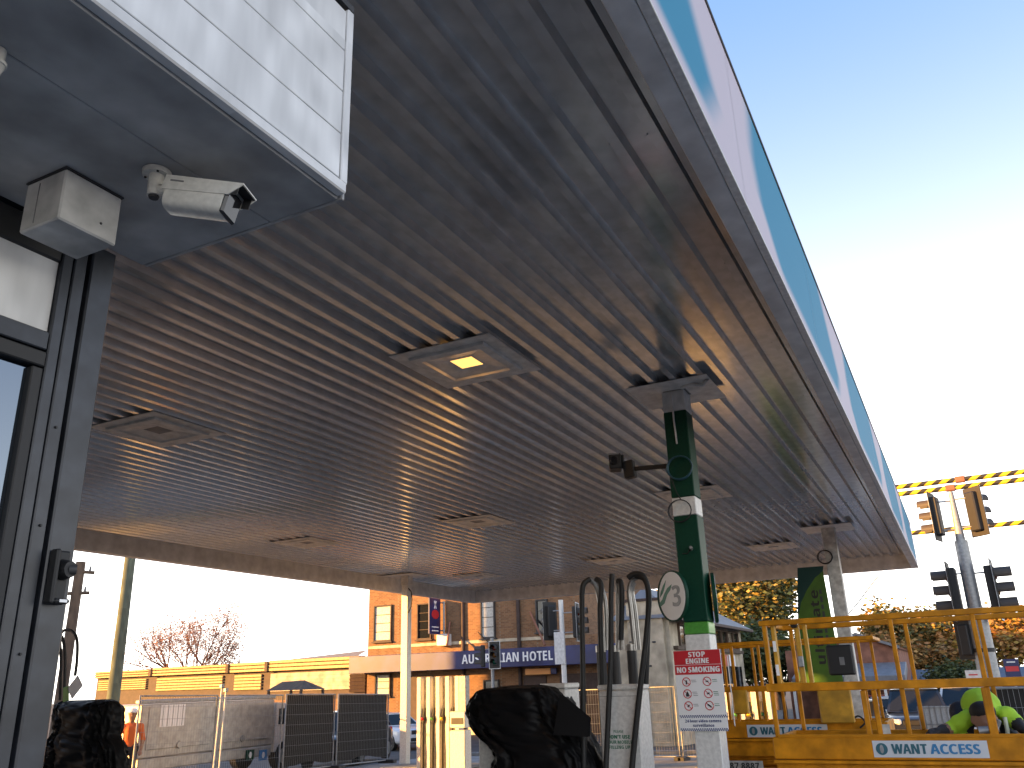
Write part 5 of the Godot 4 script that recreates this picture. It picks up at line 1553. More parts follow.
# ------------------------------------------------------------------ traffic signals
func signal_head(t: Node3D, at: Vector3, yaw: float, s: float, board := true, lit := -1) -> void:
	var h := Node3D.new()
	var bs := Basis(Vector3.UP, yaw)
	var m := MB.new()
	m.bbox(Vector3(0, 0, 0), Vector3(0.34, 1.08, 0.2) * s, 0.03)
	var housing := part("signal_head", m, W.black, t, at)
	housing.basis = bs
	if board:
		var bb := MB.new()
		bb.bbox(Vector3(0, 0, 0.06 * s), Vector3(0.62, 1.36, 0.02) * s, 0.008)
		part("backboard", bb, W.visor_dark, housing)
		var bd := MB.new()
		for e in [-1.0, 1.0]:
			bd.box(Vector3(e * 0.295, 0, 0.073) * s, Vector3(0.03, 1.36, 0.006) * s)
			bd.box(Vector3(0, e * 0.665, 0.073) * s, Vector3(0.56, 0.03, 0.006) * s)
		part("backboard_border", bd, W.board, housing)
	for k in 3:
		var c := Vector3(0, (1 - k) * 0.34, 0.1) * s
		var v := MB.new()
		var seg := 14
		for i in seg:
			var a0 := lerpf(-0.35, PI + 0.35, float(i) / seg)
			var a1 := lerpf(-0.35, PI + 0.35, float(i + 1) / seg)
			var n0 := Vector3(cos(a0), sin(a0), 0)
			var n1 := Vector3(cos(a1), sin(a1), 0)
			var r := 0.155 * s
			v.quad(c + n0 * r, c + n1 * r, c + n1 * r + Vector3(0, 0, 0.34 * s), c + n0 * r + Vector3(0, 0, 0.34 * s), (n0 + n1).normalized())
			v.quad(c + n0 * r * 0.96, c + n1 * r * 0.96, c + n1 * r * 0.96 + Vector3(0, 0, 0.34 * s), c + n0 * r * 0.96 + Vector3(0, 0, 0.34 * s), -(n0 + n1).normalized())
		part("visor", v, W.visor, housing)
		var lens := MB.new()
		lens.ball(c, Vector3(0.13, 0.13, 0.05) * s, 14, 8)
		part("lens", lens, [W.sig_red, W.sig_amber, W.sig_green][k], housing)
	h.free()
func build_signals() -> void:
	W.visor = mat(0.055, 0.045, 0.038, 0.6)
	W.visor_dark = mat(0.02, 0.018, 0.016, 0.65)
	W.sig_red = mat(0.10, 0.008, 0.006, 0.2)
	W.sig_amber = mat(0.12, 0.05, 0.006, 0.2)
	W.sig_green = mat(0.006, 0.08, 0.05, 0.2)
	var d := 26.0
	var low := at_z(990, 680, -d)
	var base := Vector3(low.x, g(low.x, -d), -d)
	var t := thing("traffic_signal", "tall grey mast with four traffic signal heads beyond the canopy corner", "traffic light", base)
	var Y := func(px: float, py: float) -> float: return at_z(px, py, -d).y - base.y
	var y1: float = Y.call(976, 612)
	var y2: float = Y.call(960, 541)
	var y3: float = Y.call(950, 492)
	pcyl("mast_base", W.galv, t, Vector3(0, -0.1, 0), Vector3(0, y1, 0), 0.27, 0.25, 18)
	pcyl("mast_collar", W.galv, t, Vector3(0, y1, 0), Vector3(0, y1 + 0.1, 0), 0.31, 0.31, 18)
	pcyl("mast", W.galv, t, Vector3(0, y1 + 0.1, 0), Vector3(0, y2, 0), 0.18, 0.165, 16)
	pcyl("mast_top", W.galv, t, Vector3(0, y2, 0), Vector3(0, y3, 0), 0.12, 0.06, 12)
	pcyl("mast_band", W.black, t, Vector3(0, Y.call(990, 652), 0), Vector3(0, Y.call(990, 648), 0), 0.275, 0.275, 18)
	for s in [[937, 517, -PI / 2 - 0.25, 0.98], [974, 512, PI / 2 + 0.75, 0.98], [955, 592, -PI / 2 - 0.1, 1.15], [993, 590, PI / 2 - 0.1, 1.15], [965, 640, PI * 0.9, 0.72]]:
		var q := at_z(s[0], s[1], -d) - base
		q.z = 0.1
		signal_head(t, q, s[2], s[3], true)
		var st := Vector3(0, q.y, 0.1)
		for e in [-0.4, 0.4]: pcyl("bracket", W.galv, t, Vector3(0, q.y + e * s[3], 0.0), q + Vector3(0, e * s[3], 0), 0.025, 0.025, 6)
	# pair over the road in front of the hotel
	var d2 := -33.5
	var b2 := at_z(565, 690, d2)
	var base2 := Vector3(b2.x, g(b2.x, d2), d2)
	var t2 := thing("traffic_signal", "traffic signal pole with two heads and a blank white plate before the hotel", "traffic light", base2)
	pcyl("mast", W.white, t2, Vector3(0, -0.05, 0), Vector3(0, at_z(560, 600, d2).y - base2.y, 0), 0.11, 0.1, 12)
	pbox("blank_plate", W.board, t2, at_z(559.5, 648, d2 + 0.13) - base2, Vector3(0.46, 1.28, 0.03), 0.01)
	signal_head(t2, at_z(551, 621, d2) - base2, -2.1, 1.15)
	signal_head(t2, at_z(576, 622, d2) - base2, 1.75, 1.15)
	for s in [[551, 621], [576, 622]]:
		var q := at_z(s[0], s[1], d2) - base2
		for e in [-0.4, 0.4]: pcyl("bracket", W.galv, t2, Vector3(0, q.y + e, 0.0), q + Vector3(0, e, 0), 0.03, 0.03, 6)
	var b3 := at_z(493, 690, -38.0)
	var base3 := Vector3(b3.x, g(b3.x, -38.0), -38.0)
	var t3 := thing("traffic_signal", "low traffic signal with two heads in front of the hotel lettering", "traffic light", base3)
	pcyl("mast", W.galv, t3, Vector3(0, -0.05, 0), Vector3(0, at_z(493, 638, -38.0).y - base3.y, 0), 0.09, 0.08, 10)
	signal_head(t3, at_z(495, 655, -37.8) - base3, 0.15, 0.95)
	signal_head(t3, at_z(483, 656, -38.0) - base3, -1.2, 0.95, false)
	for s in [[495, 655], [483, 656]]:
		var q := at_z(s[0], s[1], -38.0) - base3
		for e in [-0.3, 0.3]: pcyl("bracket", W.galv, t3, Vector3(0, q.y + e, 0), q + Vector3(0, e, 0), 0.03, 0.03, 6)
	# street signs at the right
	var s1 := at_z(1012, 668, -27.0)
	var g1 := g(s1.x, -27.0)
	var sg := thing("street_sign", "dark blue street sign with a red panel on a slim white stake", "sign", Vector3(s1.x, g1, -27.0))
	pcyl("stake", W.white, sg, Vector3(0, -0.02, 0), Vector3(0, s1.y - g1, 0), 0.03, 0.03, 8)
	pbox("panel", W.blue, sg, Vector3(0, s1.y - g1, 0.04), Vector3(0.36, 0.45, 0.03), 0.006)
	pbox("red_panel", W.red, sg, Vector3(0, s1.y - g1 - 0.02, 0.057), Vector3(0.3, 0.13, 0.006))
	pbox("mark", W.print_white, sg, Vector3(0, s1.y - g1 + 0.15, 0.057), Vector3(0.2, 0.03, 0.006))
	var s2 := at_z(974, 679, -25.0)
	var g2 := g(s2.x, -25.0)
	var sg2 := thing("street_sign", "small pale notice sign on a post beside the signal mast", "sign", Vector3(s2.x, g2, -25.0))
	pcyl("stake", W.galv, sg2, Vector3(0, -0.02, 0), Vector3(0, s2.y - g2, 0), 0.03, 0.03, 8)
	pbox("panel", W.board, sg2, Vector3(0, s2.y - g2, 0.04), Vector3(0.34, 0.42, 0.02), 0.004)
	for k in 3: pbox("mark", W.red, sg2, Vector3(0, s2.y - g2 + 0.1 - 0.09 * k, 0.052), Vector3(0.2, 0.03, 0.004))
	# wire barrier sheet leaning by the cars
	var w0 := at_z(943, 735, -13.0)
	var bp := thing("mesh_barrier", "pale grey wire sheet standing between the lift and the cars", "barrier", Vector3(w0.x, g(w0.x, -13.0), -13.0), -0.1)
	var hh := at_z(940, 706, -13.0).y - g(w0.x, -13.0)
	pbox("sheet", mat(0.5, 0.5, 0.5, 0.6, 0.0, "fine", 3.0), bp, Vector3(0, hh * 0.5, 0), Vector3(0.5, hh, 0.012), 0.003)
	for k in 8: pbox("wire", W.galv, bp, Vector3(-0.24 + k * 0.0685, hh * 0.5, 0.012), Vector3(0.008, hh, 0.01))
	for k in 8: pbox("wire", W.galv, bp, Vector3(0, hh - 0.02 - k * 0.2, 0.02), Vector3(0.5, 0.008, 0.008))

# ------------------------------------------------------------------ tiger-striped power lines
func build_wires() -> void:
	var z := -29.5
	var lines := [[960, 479.5, 0.08], [960, 487.0, 0.08], [970, 527.5, 0.075]]
	# poles out of view that carry them
	var xr := 24.0
	var xl := -3.25
	for e in [xl, xr]:
		var pl := thing("utility_pole", "tall timber pole carrying the striped power lines, " + ("beyond the canopy" if e < 0 else "past the signal mast"), "pole", Vector3(e, g(e, z), z))
		pcyl("shaft", W.timber, pl, Vector3(0, -0.1, 0), Vector3(0, 10.4, 0), 0.2, 0.14, 12)
		pbox("cross_arm", W.timber, pl, Vector3(0, 9.6, 0), Vector3(0.14, 0.14, 2.2), 0.01)
	var said := ["topmost power line sleeved in yellow and black striped tube", "middle power line sleeved in yellow and black striped tube", "lowest power line sleeved in yellow and black striped tube"]
	for k in 3:
		var c := at_z(lines[k][0], lines[k][1], z)
		var r: float = lines[k][2]
		var sl := -0.012 if k < 2 else 0.0
		var t := thing("power_line", said[k], "power line", Vector3(c.x, c.y, z), 0.0, "striped power lines")
		var H := func(x: float) -> Vector3:
			var u := (x - c.x)
			return Vector3(u, u * sl * -0.4 + 0.0012 * u * u, 0.0)
		var wire := []
		for i in 31: wire.append(H.call(lerpf(xl, xr, i / 30.0)))
		ptube("wire", W.black, t, wire, 0.02, 5)
		# striped cover: helical bands built as short alternating sleeves, skewed like wound tape
		var x := c.x - 6.0
		var i := 0
		var ye := MB.new()
		var bl := MB.new()
		while x < c.x + 10.0:
			var w := 0.21
			var a: Vector3 = H.call(x)
			var b: Vector3 = H.call(x + w)
			var m := ye if i % 2 == 0 else bl
			var d := (b - a).normalized()
			for s in 10:
				var t0 := TAU * s / 10.0
				var t1 := TAU * (s + 1) / 10.0
				var n0 := Vector3(0, cos(t0), sin(t0))
				var n1 := Vector3(0, cos(t1), sin(t1))
				var k0 := Vector3(cos(t0) * 0.11, 0, 0)
				var k1 := Vector3(cos(t1) * 0.11, 0, 0)
				m.quad(a + n0 * r + k0, b + n0 * r + k0, b + n1 * r + k1, a + n1 * r + k1, (n0 + n1).normalized())
			x += w
			i += 1
		part("yellow_stripes", ye, W.yellow, t)
		part("black_stripes", bl, W.tape_black, t)
		if k < 2:
			var q := at_z(956 + (-6 if k == 1 else 4), lines[k][1], z) - t.position
			pbox("joint_clamp", W.brickred, t, Vector3(q.x, H.call(q.x + c.x).y, 0), Vector3(0.3, 0.19, 0.19), 0.03)
	# thin far wires
	var fw := thing("power_line", "thin far power wire slanting above the distant slim pole", "power line", at_z(845, 618, -51.0))
	var e0 := at_z(872, 584, -51.0) - fw.position
	ptube("wire", W.grey, fw, [Vector3.ZERO, e0 * 0.5 + Vector3(0, -0.05, 0), e0, e0 * 1.25], 0.03, 4)

# ------------------------------------------------------------------ vehicles
func car_section(z: float, hw: float, y0: float, y1: float, round_: float, k := 20) -> PackedVector3Array:
	var p := PackedVector3Array()
	var cy := (y0 + y1) * 0.5
	var hh := (y1 - y0) * 0.5
	for i in k:
		var a := TAU * (i + 0.5) / k
		p.append(Vector3(signf(cos(a)) * pow(absf(cos(a)), round_) * hw, cy + signf(sin(a)) * pow(absf(sin(a)), round_) * hh, z))
	return p
func car(label: String, at: Vector3, turn: float, L: float, wd: float, H: float, bonnet: float, paint: Material, van := false) -> Node3D:
	# front of the car looks along its own +z
	var t := thing("parked_car", label, "car", at, turn, "cars on the street beyond the lifts")
	var hw := wd * 0.5
	var gl: Material = W.darkglass
	var f := L * 0.5
	var body := MB.new()
	var belt := bonnet + 0.06
	var rings := [car_section(f, hw * 0.80, 0.34, bonnet - 0.16, 0.5), car_section(f - 0.10, hw * 0.93, 0.25, bonnet - 0.08, 0.42), car_section(f - 0.45, hw * 0.985, 0.22, bonnet - 0.02, 0.38), car_section(f - 1.15, hw, 0.2, bonnet + 0.03, 0.34), car_section(f - 1.6, hw, 0.2, belt, 0.34), car_section(-f + 0.5, hw, 0.2, belt + 0.02, 0.34), car_section(-f + 0.1, hw * 0.97, 0.26, belt - 0.02, 0.4), car_section(-f, hw * 0.86, 0.36, belt - 0.14, 0.5)]
	body.loft(rings)
	part("body", body, paint, t)
	# cabin: pillars and roof in body colour, glass set into it
	var zb := -f + (0.12 if van else 0.55)
	var zt := -f + (0.4 if van else 1.15)
	var z1 := f - 1.15
	var z2 := f - 1.85
	var bw := hw * 0.90
	var tw := hw * 0.72
	var y0 := belt - 0.03
	var y1 := H - 0.06
	var c := [Vector3(-bw, y0, z1), Vector3(bw, y0, z1), Vector3(bw, y0, zb), Vector3(-bw, y0, zb), Vector3(-tw, y1, z2), Vector3(tw, y1, z2), Vector3(tw, y1, zt), Vector3(-tw, y1, zt)]
	var cabin := MB.new()
	cabin.quad(c[0], c[1], c[5], c[4], Vector3(0, 0.6, 0.8))
	cabin.quad(c[2], c[3], c[7], c[6], Vector3(0, 0.4, -0.9).normalized())
	cabin.quad(c[1], c[2], c[6], c[5], Vector3(0.94, 0.34, 0))
	cabin.quad(c[0], c[3], c[7], c[4], Vector3(-0.94, 0.34, 0))
	part("cabin_frame", cabin, paint, t)
	var roof := MB.new()
	roof.loft([car_section(z2 + 0.06, tw * 0.98, y1 - 0.02, y1 + 0.03, 0.6), car_section(z2 - 0.2, tw * 1.02, y1 - 0.03, H, 0.6), car_section(zt + 0.2, tw * 1.02, y1 - 0.03, H, 0.6), car_section(zt - 0.03, tw * 0.98, y1 - 0.02, y1 + 0.03, 0.6)])
	part("roof", roof, paint, t)
	var inset := func(a: Vector3, b: Vector3, d: Vector3, e: Vector3, k: float, nn: Vector3) -> MB:
		var ctr := (a + b + d + e) / 4.0
		var m := MB.new()
		m.quad(ctr + (a - ctr) * k + nn * 0.012, ctr + (b - ctr) * k + nn * 0.012, ctr + (d - ctr) * k + nn * 0.012, ctr + (e - ctr) * k + nn * 0.012, nn)
		return m
	part("windscreen", inset.call(c[0], c[1], c[5], c[4], 0.9, Vector3(0, 0.6, 0.8)), gl, t)
	part("rear_window", inset.call(c[2], c[3], c[7], c[6], 0.86, Vector3(0, 0.4, -0.9).normalized()), gl, t)
	for s in [0, 1]:
		var nn := Vector3(0.94 if s == 1 else -0.94, 0.34, 0)
		var q0: Vector3 = c[s]
		var q1: Vector3 = c[3 - s]
		var q2: Vector3 = c[7 - s]
		var q3: Vector3 = c[4 + s]
		for h in [[0.0, 0.48], [0.52, 1.0]]:
			part("side_window", inset.call(q0.lerp(q1, h[0]), q0.lerp(q1, h[1]), q3.lerp(q2, h[1]), q3.lerp(q2, h[0]), 0.86, nn), gl, t)
	for s in [-1.0, 1.0]:
		for z in [f - 0.85, -f + 0.8]:
			var w := pcyl("wheel", W.rubber, t, Vector3(s * (hw - 0.2), 0.33, z), Vector3(s * (hw + 0.012), 0.33, z), 0.33, 0.33, 20)
			pcyl("rim", W.steel, w, Vector3(s * 0.15, 0, 0), Vector3(s * 0.222, 0, 0), 0.21, 0.2, 12)
		pbox("headlight", W.lamp_glass, t, Vector3(s * hw * 0.68, bonnet - 0.2, f - 0.06), Vector3(0.36, 0.15, 0.14), 0.04, Basis(Vector3.UP, s * 0.4))
		pbox("tail_light", W.red, t, Vector3(s * hw * 0.8, belt - 0.18, -f + 0.04), Vector3(0.22, 0.24, 0.1), 0.03)
		pbox("mirror", paint, t, Vector3(s * (bw + 0.14), belt + 0.08, z1 - 0.3), Vector3(0.18, 0.15, 0.1), 0.03)
		pbox("fog_light", W.lamp_glass, t, Vector3(s * hw * 0.66, 0.42, f - 0.08), Vector3(0.14, 0.08, 0.06), 0.02)
	pbox("grille", W.black, t, Vector3(0, bonnet - 0.22, f - 0.015), Vector3(wd * 0.46, 0.17, 0.06), 0.02)
	pbox("lower_grille", W.black, t, Vector3(0, 0.42, f - 0.012), Vector3(wd * 0.5, 0.14, 0.06), 0.02)
	pbox("number_plate", W.print_white, t, Vector3(0, 0.56, f + 0.02), Vector3(0.37, 0.12, 0.02), 0.004)
	pbox("number_plate", W.print_white, t, Vector3(0, 0.7, -f - 0.012), Vector3(0.37, 0.12, 0.02), 0.004)
	return t
func paint(r: float, gg: float, b: float) -> StandardMaterial3D:
	var m := mat(r, gg, b, 0.35, 0.0)
	m.clearcoat_enabled = true
	m.clearcoat = 0.8
	m.clearcoat_roughness = 0.06
	return m
func build_cars() -> void:
	W.lamp_glass = mat(0.7, 0.7, 0.68, 0.1)
	var P := func(px: float, z: float) -> Vector3:
		var q := at_z(px, 700, z)
		return Vector3(q.x, g(q.x, z), z)
	car("black four wheel drive facing the forecourt between a blue and a white car", P.call(915, -31.0), 0.06, 4.6, 1.9, 1.78, 1.08, paint(0.012, 0.013, 0.016), true)
	car("blue sedan seen behind the lift's yellow document box", P.call(857, -32.0), 0.05, 4.5, 1.8, 1.48, 0.92, paint(0.04, 0.08, 0.18))
	car("white four wheel drive facing the forecourt behind the grey wire sheet", P.call(966, -33.0), 0.02, 4.8, 1.9, 1.85, 1.12, paint(0.7, 0.7, 0.7), true)
	car("white hatchback with red tail lights behind the blue sedan", P.call(887, -42.0), PI + 0.1, 4.2, 1.75, 1.5, 0.95, paint(0.6, 0.6, 0.6), true)
	car("red sedan partly hidden behind the white hatchback", P.call(872, -46.0), 0.2, 4.4, 1.78, 1.48, 0.93, paint(0.30, 0.02, 0.02))
	car("silver sedan queued between the black and white four wheel drives", P.call(944, -46.0), 0.0, 4.5, 1.8, 1.5, 0.95, paint(0.4, 0.42, 0.45))
	car("white sedan parked before the hotel beside the white canopy post", P.call(390, -33.0) , 1.2, 4.5, 1.8, 1.46, 0.92, paint(0.62, 0.63, 0.66))
	car("dark utility parked behind the shade cloth fence", P.call(350, -24.0), 0.35, 4.8, 1.8, 1.6, 0.98, paint(0.03, 0.03, 0.035), true)

# ------------------------------------------------------------------ trees
func branch(m: MB, tips: Array, a: Vector3, dir: Vector3, len_: float, r: float, depth: int, rng: RandomNumberGenerator, spread: float, up: float) -> void:
	var pts := [a]
	var p := a
	var d := dir
	for i in 4:
		d = (d + Vector3(rng.randf_range(-1, 1), rng.randf_range(-1, 1) + up, rng.randf_range(-1, 1)) * 0.16).normalized()
		p += d * len_ / 4.0
		pts.append(p)
	m.tube(pts, r, 5 if depth > 1 else 3, r * 0.55)
	if depth <= 1: tips.append(p)
	if depth <= 2: tips.append(pts[2])
	if depth == 0: return
	for k in (3 if depth > 1 else 2) + rng.randi() % 2:
		var nd := (d + Vector3(rng.randf_range(-1, 1), rng.randf_range(-0.5, 0.9), rng.randf_range(-1, 1)) * spread).normalized()
		branch(m, tips, pts[2 + rng.randi() % 3], nd, len_ * rng.randf_range(0.6, 0.82), r * 0.55, depth - 1, rng, spread, up)
func tree(label: String, base: Vector3, h: float, wide: float, cols: Array, seed_: int, leaves: int, leaf: float, bare := false, group := "") -> void:
	var rng := RandomNumberGenerator.new()
	rng.seed = seed_
	var t := thing("bare_tree" if bare else "leafy_tree", label, "tree", base, 0.0, group)
	var m := MB.new()
	var tips := []
	var th := h * (0.22 if bare else 0.28)
	m.tube([Vector3(0, -0.1, 0), Vector3(0.05, th * 0.5, 0.03), Vector3(0.0, th, 0)], h * 0.03, 9, h * 0.022)
	for k in (6 if bare else 5):
		var a := TAU * k / 5.0 + rng.randf()
		var d := Vector3(cos(a) * wide / h, rng.randf_range(0.55, 1.0), sin(a) * wide / h).normalized()
		branch(m, tips, Vector3(0, th * rng.randf_range(0.75, 1.0), 0), d, h * 0.32, h * 0.014, 4 if bare else 3, rng, 0.75, 0.25)
	part("trunk", m, W.bark_red if bare else W.timber, t)
	if leaves <= 0: return
	var c := MB.new()
	# leaf sprays round the branch tips and in loose clumps through the crown
	var clumps := []
	for q in tips: clumps.append([q, h * rng.randf_range(0.05, 0.10)])
	for i in leaves:
		var cl: Array = clumps[rng.randi() % clumps.size()]
		var v: Vector3 = Vector3(rng.randfn(), rng.randfn() * 0.75, rng.randfn()) * (float(cl[1]) * 0.75)
		var p: Vector3 = cl[0] + v
		p.x = clampf(p.x, -wide * 1.1, wide * 1.1)
		var n1 := Vector3(rng.randfn(), rng.randfn() + 0.5, rng.randfn()).normalized()
		var f := c.frame(n1)
		var s := leaf * rng.randf_range(0.6, 1.3)
		var col: Color = cols[rng.randi() % cols.size()]
		var kq := rng.randf_range(0.7, 1.3)
		c.c = Color(col.r * kq, col.g * kq, col.b * kq)
		var u: Vector3 = f[0] * s
		var w: Vector3 = f[1] * s * 0.55
		c.tri(p - u, p + w, p + u, n1, n1, n1)
		c.tri(p - u, p + u, p - w, n1, n1, n1)
	var cr := part("crown", c, W.leaf, t)
func build_trees() -> void:
	W.bark_red = mat(0.26, 0.12, 0.085, 0.85, 0.0, "wood", 0.6)
	var P := func(px: float, z: float) -> Vector3:
		var q := at_z(px, 700, z)
		return Vector3(q.x, -0.86, z)
	var gr := [Color(0.06, 0.085, 0.025), Color(0.09, 0.10, 0.03), Color(0.045, 0.06, 0.02)]
	var sun_gold := [Color(0.30, 0.20, 0.03), Color(0.24, 0.17, 0.035), Color(0.12, 0.11, 0.03), Color(0.34, 0.24, 0.04)]
	var sun_orange := [Color(0.34, 0.16, 0.05), Color(0.27, 0.15, 0.05), Color(0.18, 0.13, 0.04), Color(0.38, 0.21, 0.06)]
	tree("bare reddish tree with fine twigs above the low yellow building", P.call(190, -60.0), 10.6, 8.0, [Color(0.34, 0.17, 0.12), Color(0.28, 0.15, 0.11)], 5, 16000, 0.075, true)
	tree("tall dark green tree with sunlight painted yellow into its leaves behind the gabled house", P.call(735, -74.0), 14.0, 6.0, [sun_gold[0], sun_gold[1], sun_gold[3], gr[1]], 11, 11000, 0.19, false, "trees beyond the street")
	tree("dense dark evergreen tree behind the green banner", P.call(777, -70.0), 12.2, 4.2, [gr[0], gr[1], gr[2], sun_gold[1]], 12, 10000, 0.19, false, "trees beyond the street")
	tree("broad sunlit tree in yellow green leaf above the blue-grey roof", P.call(918, -67.0), 7.0, 4.4, [sun_gold[1], sun_gold[2], gr[1], sun_orange[3]], 13, 11000, 0.17, false, "trees beyond the street")
	tree("low tree with warm sunlight painted orange into its leaves beside the broad sunlit tree", P.call(952, -66.0), 4.7, 3.5, sun_orange, 14, 7000, 0.17, false, "trees beyond the street")
	tree("tree with orange sunlight painted into its leaves behind the dark blue street sign", P.call(1014, -65.0), 6.5, 4.0, [sun_orange[0], sun_orange[3], sun_gold[1], sun_gold[0]], 15, 9000, 0.17, false, "trees beyond the street")
	tree("rounded low tree with orange sunlight painted into its leaves beside the pink brick house", P.call(900, -64.0), 5.0, 3.4, sun_orange, 16, 8000, 0.17, false, "trees beyond the street")
	tree("dark green shrub tree between the gabled house and the pink brick house", P.call(757, -50.0), 5.2, 2.2, gr, 18, 8000, 0.14, false, "trees beyond the street")
	tree("dark green shrub tree behind the green banner column", P.call(783, -52.0), 5.0, 2.2, gr, 19, 8000, 0.14, false, "trees beyond the street")
	tree("small dark bush tree before the blue-grey roof", P.call(958, -50.0), 3.0, 1.4, gr, 17, 5000, 0.1, false, "trees beyond the street")

# ------------------------------------------------------------------ people
func figure(bones: Array, cell: float, k: float, folds := 0.012) -> MB:
	# bones: [a, b, ra, rb, colour]; smooth union of tapered capsules meshed as surface nets
	var lo := Vector3(1e9, 1e9, 1e9)
	var hi := -lo
	for b in bones:
		for q in 2:
			var r: float = b[2 + q] + cell * 2.5
			lo = lo.min(b[q] - Vector3(r, r, r))
			hi = hi.max(b[q] + Vector3(r, r, r))
	var n := Vector3i(((hi - lo) / cell).ceil()) + Vector3i.ONE
	var field := PackedFloat32Array()
	field.resize(n.x * n.y * n.z)
	field.fill(1.0)
	for b in bones:
		var A: Vector3 = b[0]
		var Bq: Vector3 = b[1]
		var ra: float = b[2]
		var rb: float = b[3]
		var pad := maxf(ra, rb) + k + cell * 2.0
		var i0 := Vector3i(((A.min(Bq) - Vector3(pad, pad, pad) - lo) / cell).floor()).clamp(Vector3i.ZERO, n - Vector3i.ONE)
		var i1 := Vector3i(((A.max(Bq) + Vector3(pad, pad, pad) - lo) / cell).ceil()).clamp(Vector3i.ZERO, n - Vector3i.ONE)
		var ab := Bq - A
		var l2 := maxf(ab.length_squared(), 1e-8)
		for z in range(i0.z, i1.z + 1):
			for y in range(i0.y, i1.y + 1):
				var row := (z * n.y + y) * n.x
				for x in range(i0.x, i1.x + 1):
					var p := lo + Vector3(x, y, z) * cell
					var t := clampf((p - A).dot(ab) / l2, 0.0, 1.0)
					var d := p.distance_to(A + ab * t) - lerpf(ra, rb, t)
					var e := field[row + x]
					var h := clampf(0.5 + 0.5 * (e - d) / k, 0.0, 1.0)
					field[row + x] = lerpf(e, d, h) - k * h * (1.0 - h)
	# slack cloth: a few centimetres of folds pressed into the field
	var fold := FastNoiseLite.new()
	fold.seed = 6
	fold.frequency = 7.0
	for z in n.z:
		for y in n.y:
			for x in n.x:
				var at2 := (z * n.y + y) * n.x + x
				if absf(field[at2]) < 0.06: field[at2] += fold.get_noise_3d((lo.x + x * cell) * 1.3, (lo.y + y * cell) * 0.7, (lo.z + z * cell) * 1.3) * folds
	var verts := {}
	var m := MB.new()
	var pos := func(x: int, y: int, z: int) -> Vector3:
		var s := Vector3.ZERO
		var c := 0
		for e in [[0,0,0,1,0,0],[0,1,0,1,1,0],[0,0,1,1,0,1],[0,1,1,1,1,1],[0,0,0,0,1,0],[1,0,0,1,1,0],[0,0,1,0,1,1],[1,0,1,1,1,1],[0,0,0,0,0,1],[1,0,0,1,0,1],[0,1,0,0,1,1],[1,1,0,1,1,1]]:
			var fa := field[((z + e[2]) * n.y + y + e[1]) * n.x + x + e[0]]
			var fb := field[((z + e[5]) * n.y + y + e[4]) * n.x + x + e[3]]
			if (fa < 0.0) != (fb < 0.0):
				var t := fa / (fa - fb)
				s += Vector3(e[0], e[1], e[2]).lerp(Vector3(e[3], e[4], e[5]), t)
				c += 1
		return lo + (Vector3(x, y, z) + s / maxf(c, 1)) * cell
	var grad := func(p: Vector3) -> Vector3:
		var q := ((p - lo) / cell)
		var i := Vector3i(q.round()).clamp(Vector3i.ONE, n - Vector3i(2, 2, 2))
		var at := (i.z * n.y + i.y) * n.x + i.x
		return Vector3(field[at + 1] - field[at - 1], field[at + n.x] - field[at - n.x], field[at + n.x * n.y] - field[at - n.x * n.y]).normalized()
	var colour := func(p: Vector3) -> Color:
		var best := 1e9
		var c := Color.WHITE
		for b in bones:
			var q := Geometry3D.get_closest_point_to_segment(p, b[0], b[1])
			var ab: Vector3 = b[1] - b[0]
			var t := clampf((p - b[0]).dot(ab) / maxf(ab.length_squared(), 1e-8), 0.0, 1.0)
			var d := p.distance_to(q) - lerpf(b[2], b[3], t)
			if d < best:
				best = d
				c = b[4]
		return c
	for z in range(1, n.z - 1):
		for y in range(1, n.y - 1):
			for x in range(1, n.x - 1):
				var at := (z * n.y + y) * n.x + x
				var f0 := field[at]
				for ax in 3:
					var f1 := field[at + [1, n.x, n.x * n.y][ax]]
					if (f0 < 0.0) == (f1 < 0.0): continue
					var q := []
					for o in [[0, 0], [-1, 0], [-1, -1], [0, -1]]:
						var c := Vector3i(x, y, z)
						c[(ax + 1) % 3] += o[0]
						c[(ax + 2) % 3] += o[1]
						if not verts.has(c):
							var v: Vector3 = pos.call(c.x, c.y, c.z)
							verts[c] = [v, grad.call(v), colour.call(v)]
						q.append(verts[c])
					m.c = q[0][2]
					m.tri(q[0][0], q[1][0], q[2][0], q[0][1], q[1][1], q[2][1])
					m.tri(q[0][0], q[2][0], q[3][0], q[0][1], q[2][1], q[3][1])
	return m
func hand_bones(w: Vector3, d: Vector3, side: Vector3, col: Color) -> Array:
	# palm, four unequal curled fingers and a thumb
	var out := []
	var dn := Vector3(0, -0.35, 0)
	var palm := w + d * 0.075
	out.append([w, palm, 0.026, 0.033, col])
	for i in 4:
		var b := palm + side * (0.03 - 0.02 * i)
		var l: float = [0.07, 0.08, 0.075, 0.058][i]
		var k := b + (d + dn * 0.4).normalized() * l * 0.55
		out.append([b, k, 0.0095, 0.009, col])
		out.append([k, k + (d * 0.6 + dn * 1.6).normalized() * l * 0.5, 0.009, 0.008, col])
	var tb := w + d * 0.03 + side * 0.03
	var tk := tb + (d + side * 0.9).normalized() * 0.04
	out.append([tb, tk, 0.012, 0.010, col])
	out.append([tk, tk + d * 0.03, 0.010, 0.009, col])
	return out
